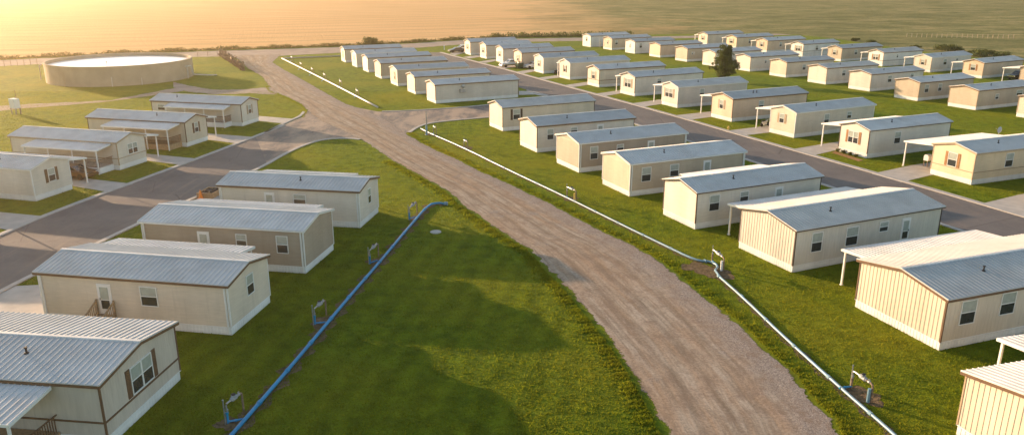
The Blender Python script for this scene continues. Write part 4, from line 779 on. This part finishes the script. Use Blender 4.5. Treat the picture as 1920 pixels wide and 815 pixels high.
for i, (x, y) in enumerate(((1570.5, 288.2), (1582, 291.5), (1593, 295), (1604, 298))):
    bush(at(x, y-3.5), .34, .55, ['small green shrub at the left end of the front flower bed', 'small shrub next to the left end of front flower bed', 'small shrub next to the right end of front flower bed', 'small shrub at the right end of the front flower bed'][i], 'shrubs in the front flower bed', 'weeds', 160, 40+i, .07)
bedp = px([(1565, 283.5), (1618, 300), (1610, 303), (1560, 287)]); sheet('soil', [bedp], 0.028, M['orangebrown'])
# tall weeds in bands
def weedband(name, path, wd, h, n, label, cat, m='weeds', kind=None, seed=0):
    g_ = np.random.default_rng(seed); P, L = resample([(*p, 0) for p in path], 200); A = np.array([(p.x, p.y) for p in P])
    t_ = g_.uniform(0, 198.99, n); i = t_.astype(int); f = (t_-i)[:, None]; c = A[i]*(1-f)+A[i+1]*f
    dens = .5+.5*np.sin(t_*.33)+.4*np.sin(t_*1.3); keep = g_.uniform(0, 1, n) < np.clip(dens+.35, .15, 1); c = c[keep]; n = len(c); dens = np.clip(dens[keep]+.4, .3, 1.4)
    c = c+g_.normal(size=(n, 2))*wd*.4; z = g_.uniform(0, 1, n)**1.5*h*dens
    p = np.concatenate([c, z[:, None]], 1); u = g_.normal(size=(n, 3)); u[:, 2] = np.abs(u[:, 2])+.5; u /= np.linalg.norm(u, axis=1, keepdims=True); v = np.cross(u, g_.normal(size=(n, 3))); v /= np.linalg.norm(v, axis=1, keepdims=True)
    s = h*.22*g_.uniform(.6, 1.4, n)[:, None]; q = np.stack([p-u*s, p+v*s*.5, p+u*s, p-v*s*.5], 1); q[:, :, 2] = np.maximum(q[:, :, 2], .0)
    mb = MB(); mb.v = [tuple(x) for x in q.reshape(-1, 3)]; mb.f = [(4*k, 4*k+1, 4*k+2, 4*k+3) for k in range(n)]; mb.mi = [0]*n
    o = mb.build(name, M[m], raw=True); tag(o, label, cat, None, kind); return o
weedband('weeds', px([(-40, 114), (0, 111), (200, 102), (365, 95), (530, 90), (640, 86.5), (769, 80), (860, 74.3), (940, 71.5)]), 1.6, .75, 22000, 'tall green weeds along the edge of the wheat field', 'weeds', kind='stuff', seed=2)
weedband('shrubbery', px([(925, 71), (1000, 69.6), (1090, 68.6), (1180, 67)]), 2.2, 1.2, 7000, 'dark shrubbery along the far side of the gravel road', 'shrubbery', 'leaf', 'stuff', 3)
weedband('brush_hedge', px([(413, 105), (425, 112), (440, 122), (456, 133)]), .5, 1.5, 1500, 'dry brown brushy hedge on the bank beside the dirt road', 'hedge', 'rust', None, 4)
weedband('weeds', px([(500, 163), (505, 172), (540, 186), (567, 200), (573, 212)])+px([(568, 221)]), .35, .25, 2200, 'ragged weeds round the rounded lawn corner', 'weeds', 'blades', kind='stuff', seed=5)

# ------------------------------------------------------------------ fences
def fence(path, n, h, label, wires=3, m='rust', r=.05):
    P, L = resample([(*p, 0) for p in path], n); t = empty('wire_fence', P[0], 0, label, 'fence')
    for p in P: q = p-P[0]; mb = MB(); mb.tube([(q.x, q.y, 0), (q.x, q.y, h)], r, 6); mb.build('post', M[m], t)
    for k in range(wires): z = h*(.3+.65*k/max(1, wires-1)); mb = MB(); mb.tube([((p-P[0]).x, (p-P[0]).y, z) for p in P], .012, 4); mb.build('wire', M['galv'], t)
fence(px([(-30, 127.5), (14, 125.5), (41, 123.5), (70, 121.5)]), 9, 1.6, 'low wire fence left of the round tank')
fence(px([(371, 106), (397, 105.5), (425, 103.5)]), 4, 1.7, 'short wire fence right of the round tank')
fence(px([(1700, 70), (1780, 71), (1900, 72.5)]), 22, 1.3, 'post fence far across the scrub field', 2, 'tantrim', .09)

# ------------------------------------------------------------------ vehicles
def paint(name, c): return mat(name, c, 0.3, 0.2, var=0.04, spec=0.6)
M['pwhite'] = paint('white_paint', (.70, .69, .67)); M['pblack'] = paint('black_paint', (.018, .018, .02)); M['pbrown'] = paint('brown_paint', (.10, .052, .025)); M['pgrey'] = paint('dark_paint', (.06, .06, .065)); M['ptan'] = paint('tan_paint', (.36, .24, .12)); M['pgreen'] = paint('green_paint', (.03, .07, .05))
def vehicle(name, p, yaw, label, cat, kind, paintm, lower=None, group=None):
    """front towards +x; length 4.6 (car) or 5.5 (pickup)"""
    t = thing(name, p, yaw, label, cat, group); L = 5.5 if kind == 'pickup' else 4.6; hw = .92; mb = MB()
    if kind == 'pickup': prof = [(-2.75, .55), (-2.75, 1.12), (-.75, 1.12), (-.72, 1.14), (1.15, 1.14), (2.45, 1.06), (2.72, .92), (2.75, .5), (2.5, .38), (-2.5, .42)]; cab = [(-.75, 1.12), (-.62, 1.78), (.35, 1.80), (1.20, 1.13)]
    elif kind == 'suv': prof = [(-2.3, .5), (-2.32, 1.1), (-2.2, 1.18), (1.15, 1.14), (2.15, 1.02), (2.32, .85), (2.32, .45), (2.1, .36), (-2.1, .38)]; cab = [(-2.25, 1.12), (-2.0, 1.76), (.15, 1.80), (1.15, 1.12)]
    else: prof = [(-2.3, .45), (-2.3, .90), (-2.15, 1.0), (-1.5, 1.02), (1.0, .98), (2.05, .85), (2.3, .70), (2.3, .40), (2.1, .30), (-2.1, .32)]; cab = [(-1.75, .98), (-1.05, 1.42), (.25, 1.44), (1.15, .96)]
    n = len(prof); sec = [(-hw, .0), (-hw+.06, .0)]
    vs = []; 
    for y, ins in ((-hw, 1), (-hw+.08, 0), (hw-.08, 0), (hw, 1)): vs += [(x*(1-.02*ins), y, z-(.06*ins if z > .8 else -.03*ins)) for x, z in prof]
    fs = [tuple(range(n)), tuple(range(3*n, 4*n))]
    for j in range(3):
        for i in range(n): fs.append((j*n+i, j*n+(i+1) % n, (j+1)*n+(i+1) % n, (j+1)*n+i))
    mb.poly(vs, fs)
    if kind == 'pickup': pass
    mb.build('body', M[paintm], t)
    if lower: mb = MB(); mb.box((-2.5, -hw-.012, .42), (2.5, hw+.012, .72)); mb.build('lower_panel', M[lower], t)
    mb = MB(); a0, a1, a2_, a3 = cab; wi, wt = hw-.10, hw-.22
    mb.hexa([(a0[0], -wi, a0[1]), (a3[0], -wi, a3[1]), (a3[0], wi, a3[1]), (a0[0], wi, a0[1]), (a1[0], -wt, a1[1]), (a2_[0], -wt, a2_[1]), (a2_[0], wt, a2_[1]), (a1[0], wt, a1[1])]); cabo = mb.build('cabin', M[paintm], t)
    def lerp(p_, q_, f): return (p_[0]+(q_[0]-p_[0])*f, p_[1]+(q_[1]-p_[1])*f)
    for q in (-1, 1):                                # side glass, slightly proud of the cabin's sloping side
        lo0, lo1, hi1, hi0 = lerp(a0, a1, .15), lerp(a3, a2_, .15), lerp(a3, a2_, .86), lerp(a0, a1, .86)
        w0 = wi-(wi-wt)*.15+.006; w1 = wi-(wi-wt)*.86+.006; e = .14
        mb = MB(); mb.hexa([(lo0[0]+e, q*w0, lo0[1]), (lo1[0]-e, q*w0, lo1[1]), (hi1[0]-e, q*w1, hi1[1]), (hi0[0]+e, q*w1, hi0[1]), (lo0[0]+e, q*(w0-.03), lo0[1]), (lo1[0]-e, q*(w0-.03), lo1[1]), (hi1[0]-e, q*(w1-.03), hi1[1]), (hi0[0]+e, q*(w1-.03), hi0[1])]); mb.build('side_window', M['glassdark'], cabo)
    for nm, (b0, b1), sg in (('windscreen', (a3, a2_), 1), ('rear_window', (a0, a1), -1)):
        p0, p1 = lerp(b0, b1, .12), lerp(b0, b1, .88); w0 = wi-(wi-wt)*.12-.08; w1 = wi-(wi-wt)*.88-.06; mb = MB()
        mb.hexa([(p0[0]+sg*.008, -w0, p0[1]+.004), (p0[0]+sg*.008, w0, p0[1]+.004), (p1[0]+sg*.008, w1, p1[1]+.004), (p1[0]+sg*.008, -w1, p1[1]+.004), (p0[0]-sg*.03, -w0, p0[1]), (p0[0]-sg*.03, w0, p0[1]), (p1[0]-sg*.03, w1, p1[1]), (p1[0]-sg*.03, -w1, p1[1])]); mb.build(nm, M['glassdark'], cabo)
    wx = (-1.65, 1.75) if kind == 'pickup' else (-1.4, 1.42)
    for x in wx:
        for q in (-1, 1):
            mb = MB(); mb.lathe([(.22, -.12), (.33, -.12), (.37, -.06), (.37, .06), (.33, .12), (.22, .12)], (x, q*(hw-.10), .37), 18, 0, 'y'); wh = mb.build('wheel', M['black'], t)
            mb = MB(); mb.lathe([(0, -.10), (.22, -.11), (.22, .11), (0, .10)], (x, q*(hw-.10), .37), 12, 0, 'y'); mb.build('rim', M['chrome'], wh)
    fx = prof[6][0]-.02 if kind != 'sedan' else 2.24
    for q in (-1, 1): mb = MB(); zc = .84 if kind != 'sedan' else .66; mb.box((fx-.1, q*.72-.15, zc-.09), (fx+.05, q*.72+.15, zc+.09)); mb.build('headlight', M['lamp'], t)
    mb = MB(); mb.box((fx-.08, -.52, zc-.16), (fx+.035, .52, zc+.10)); mb.build('grille', M['black'] if paintm != 'pblack' else M['chrome'], t)
    mb = MB(); mb.box((fx-.05, -hw+.03, .38), (fx+.13, hw-.03, .56)); mb.build('bumper', M['chrome'] if kind == 'pickup' else M[paintm], t)
    if kind == 'pickup': mb = MB(); mb.box((-2.62, -.74, .95), (-.82, .74, 1.135)); mb.build('bed', M['black'], t)
    return t
YA = .44
vehicle('pickup_truck', at(958, 125.5), YA+math.pi, 'white and tan pickup parked before a peach home', 'truck', 'pickup', 'pwhite', 'ptan')
vehicle('parked_car', at(1000, 128), YA+math.pi, 'white car tucked beside the beige home near the pickup', 'car', 'sedan', 'pwhite')
vehicle('parked_car', at(866, 96.5), YA+math.pi, 'white car parked beside the farthest home on the right street', 'car', 'suv', 'pwhite')
vehicle('parked_car', at(856, 98.5), YA+math.pi, 'low dark car at the street end by a white car', 'car', 'sedan', 'pgrey')
vehicle('pickup_truck', (107.6, 167.5), YA+math.pi, 'black pickup with bright headlights under a carport at right edge', 'truck', 'suv', 'pblack')
ca = at(152, 337); vehicle('parked_car', (ca[0]-1.1, ca[1]+1.0), 2.889+math.pi, 'dark brown car nosing out of the left carport', 'car', 'sedan', 'pbrown')
def moto(p, yaw, label, cat, m):
    t = thing('motorcycle' if m == 'pblack' else 'scooter', p, yaw, label, cat)
    for x in (-.65, .7): mb = MB(); mb.lathe([(.2, -.06), (.3, -.05), (.31, 0), (.3, .05), (.2, .06)], (x, 0, .31), 14, 0, 'y'); w_ = mb.build('wheel', M['black'], t); mb = MB(); mb.lathe([(0, -.03), (.2, -.03), (.2, .03), (0, .03)], (x, 0, .31), 10, 0, 'y'); mb.build('rim', M['chrome'], w_)
    mb = MB(); mb.tube([(-.7, 0, .5), (-.4, 0, .62), (.1, 0, .72), (.45, 0, .8)], [.10, .16, .2, .1], 8); mb.tube([(-.3, 0, .35), (.25, 0, .38)], .16, 8); mb.build('body', M[m], t)
    mb = MB(); mb.box((-.75, -.14, .78), (0, .14, .88)); mb.build('seat', M['black'], t)
    mb = MB(); mb.tube([(.7, 0, .31), (.42, 0, 1.0)], .04, 6); mb.tube([(.38, -.36, 1.05), (.42, 0, 1.0), (.38, .36, 1.05)], .025, 6); mb.build('handlebar', M['chrome'], t)
moto(at(1043, 139.5), .9, 'dark motorcycle parked beside the cream home', 'motorcycle', 'pblack')
moto(at(1434, 237), .5, 'white scooter under the carport beside the beige home', 'scooter', 'pwhite')
t = thing('rubbish_bin', at(974, 128.3), YA, 'large dark green bin standing before the peach home gable', 'bin')
mb = MB(); mb.hexa([(-.6, -.65, .1), (.6, -.65, .1), (.6, .65, .1), (-.6, .65, .1), (-.75, -.8, 1.25), (.75, -.8, 1.25), (.75, .8, 1.25), (-.75, .8, 1.25)]); mb.build('body', M['pgreen'], t); mb = MB(); mb.box((-.8, -.85, 1.25), (.8, .85, 1.33)); mb.build('lid', M['pgreen'], t)
# porch clutter on the third left street home
qa = Vector((-42.57, 100.53, 0)); av = Vector((math.cos(2.892), math.sin(2.892), 0)); nv = Vector((math.sin(2.892), -math.cos(2.892), 0))*-1
for i in range(3):
    c_ = qa+av*(2.2+i*2.3)+nv*-1.3
    t = empty('porch_chair', (c_.x, c_.y, .72), 2.892+.3*i, ['brown porch chair nearest the gable under the long awning', 'brown porch chair in the middle under the long awning', 'brown porch chair farthest in under the long awning'][i], 'chair', 'porch chairs')
    mb = MB(); mb.box((-.28, -.28, .38), (.28, .28, .45)); mb.build('seat', M['brown'], t); mb = MB(); mb.box((-.28, .24, .45), (.28, .30, 1.0)); mb.build('backrest', M['brown'], t)
    for sx in (-.25, .25):
        for sy in (-.25, .25): mb = MB(); mb.box((sx-.025, sy-.025, 0), (sx+.025, sy+.025, .38)); mb.build('leg', M['brown'], t)

# ------------------------------------------------------------------ grass blades (uncountable: one object)
def inpoly(pts, poly):
    x, y = pts[:, 0], pts[:, 1]; c = np.zeros(len(pts), bool); n = len(poly); j = n-1
    for i in range(n):
        xi, yi = poly[i]; xj, yj = poly[j]
        if yi != yj: c ^= ((yi > y) != (yj > y)) & (x < (xj-xi)*(y-yi)/(yj-yi)+xi)
        j = i
    return c
block = [px(dl)+px(dr)[::-1], list(lsL)+list(lsR)[::-1], list(rsL)+list(rsR)[::-1], px(junc)]+[px(q) for q in drv]
for k, (x, y, yaw, wd, L) in HP.items():
    s_ = -1 if k[0] in 'LA' else 1; a_ = np.array((math.cos(yaw), math.sin(yaw))); b_ = np.array((-math.sin(yaw), math.cos(yaw)))*s_; N_ = np.array((x, y))
    block.append([tuple(N_), tuple(N_+a_*L), tuple(N_+a_*L+b_*wd), tuple(N_+b_*wd)])
SOIL = [list(q) for q in pp]
def blades(name, n, y0, y1, hgt, wdt, label, seed, edge=None):
    g_ = np.random.default_rng(seed)
    if edge is None:
        y = y0+(y1-y0)*g_.uniform(0, 1, n)**1.25; x = (g_.uniform(-.70, .70, n))*(y*1.0+10); P = np.stack([x, y], 1)
    else:
        pl, off = edge; Q, L = resample([(*p, 0) for p in pl], 300); A = np.array([(p.x, p.y) for p in Q]); t_ = g_.uniform(0, 298.9, n); i = t_.astype(int); f = (t_-i)[:, None]; d = A[i+1]-A[i]; d /= np.linalg.norm(d, axis=1, keepdims=True)
        P = A[i]*(1-f)+A[i+1]*f+np.stack([-d[:, 1], d[:, 0]], 1)*(off+np.abs(g_.normal(size=n))*.45*np.sign(off+1e-6))[:, None]; cl = .5+.5*np.sin(t_*.9)+.5*np.sin(t_*2.7+1); P = P[g_.uniform(0, 1, n) < np.clip(cl, .12, 1)]
    ok = np.ones(len(P), bool)
    if edge is None:
        for b_ in block: ok &= ~inpoly(P, b_)
        for b_ in SOIL: ok &= ~inpoly(P, b_) | (g_.uniform(0, 1, len(P)) < .12)
    P = P[ok]; n = len(P); pat = .6+.4*np.sin(P[:, 0]*1.7+P[:, 1]*.9)*np.sin(P[:, 1]*1.3-P[:, 0]*.6)
    ang = g_.uniform(0, 6.283, n); h = hgt*g_.uniform(.5, 1.4, n)*(.7+.5*pat); w_ = wdt*g_.uniform(.6, 1.4, n); lean = g_.normal(size=(n, 2))*h[:, None]*.55
    dx = np.stack([np.cos(ang), np.sin(ang)], 1)*w_[:, None]
    z = np.zeros(n); v = np.stack([np.c_[P-dx, z], np.c_[P+dx, z], np.c_[P+lean+dx*.2, h]], 1).reshape(-1, 3).astype(np.float32)
    me = bpy.data.meshes.new(name); me.vertices.add(3*n); me.vertices.foreach_set('co', v.ravel()); me.loops.add(3*n); me.loops.foreach_set('vertex_index', np.arange(3*n, dtype=np.int32))
    me.polygons.add(n); me.polygons.foreach_set('loop_start', np.arange(0, 3*n, 3, dtype=np.int32)); me.polygons.foreach_set('loop_total', np.full(n, 3, np.int32)); me.update(calc_edges=True); me.validate()
    me.materials.append(M['blades']); o = bpy.data.objects.new(name, me); col.objects.link(o); tag(o, label, 'grass', None, 'stuff'); return o
blades('grass', 700000, 30, 150, .065, .034, 'short green lawn grass between the homes and roads', 1)
blades('grass', 30000, 0, 0, .13, .04, 'ragged grass fringe on the left edge of the dirt road', 2, (px(dl[:15]), .12))
blades('grass', 24000, 0, 0, .12, .04, 'ragged grass fringe on the right edge of the dirt road', 3, (px(dr[:21]), -.08))

# ------------------------------------------------------------------ haze
hz = MB(); hz.box((-6500, -320, -1.0), (6500, 9300, 23.2)); ho = hz.build('haze', bpy.data.materials.new('haze_air')); hm = ho.data.materials[0]; hm.use_nodes = True
ht = hm.node_tree; ht.nodes.clear(); oo = ht.nodes.new('ShaderNodeOutputMaterial'); pv = ht.nodes.new('ShaderNodeVolumePrincipled')
pv.inputs['Color'].default_value = (1.0, 0.80, 0.56, 1); pv.inputs['Density'].default_value = HAZE_D; pv.inputs['Anisotropy'].default_value = 0.78
ht.links.new(pv.outputs[0], oo.inputs['Volume']); tag(ho, 'thin golden haze in the low sun over the whole park', 'haze', None, 'stuff')
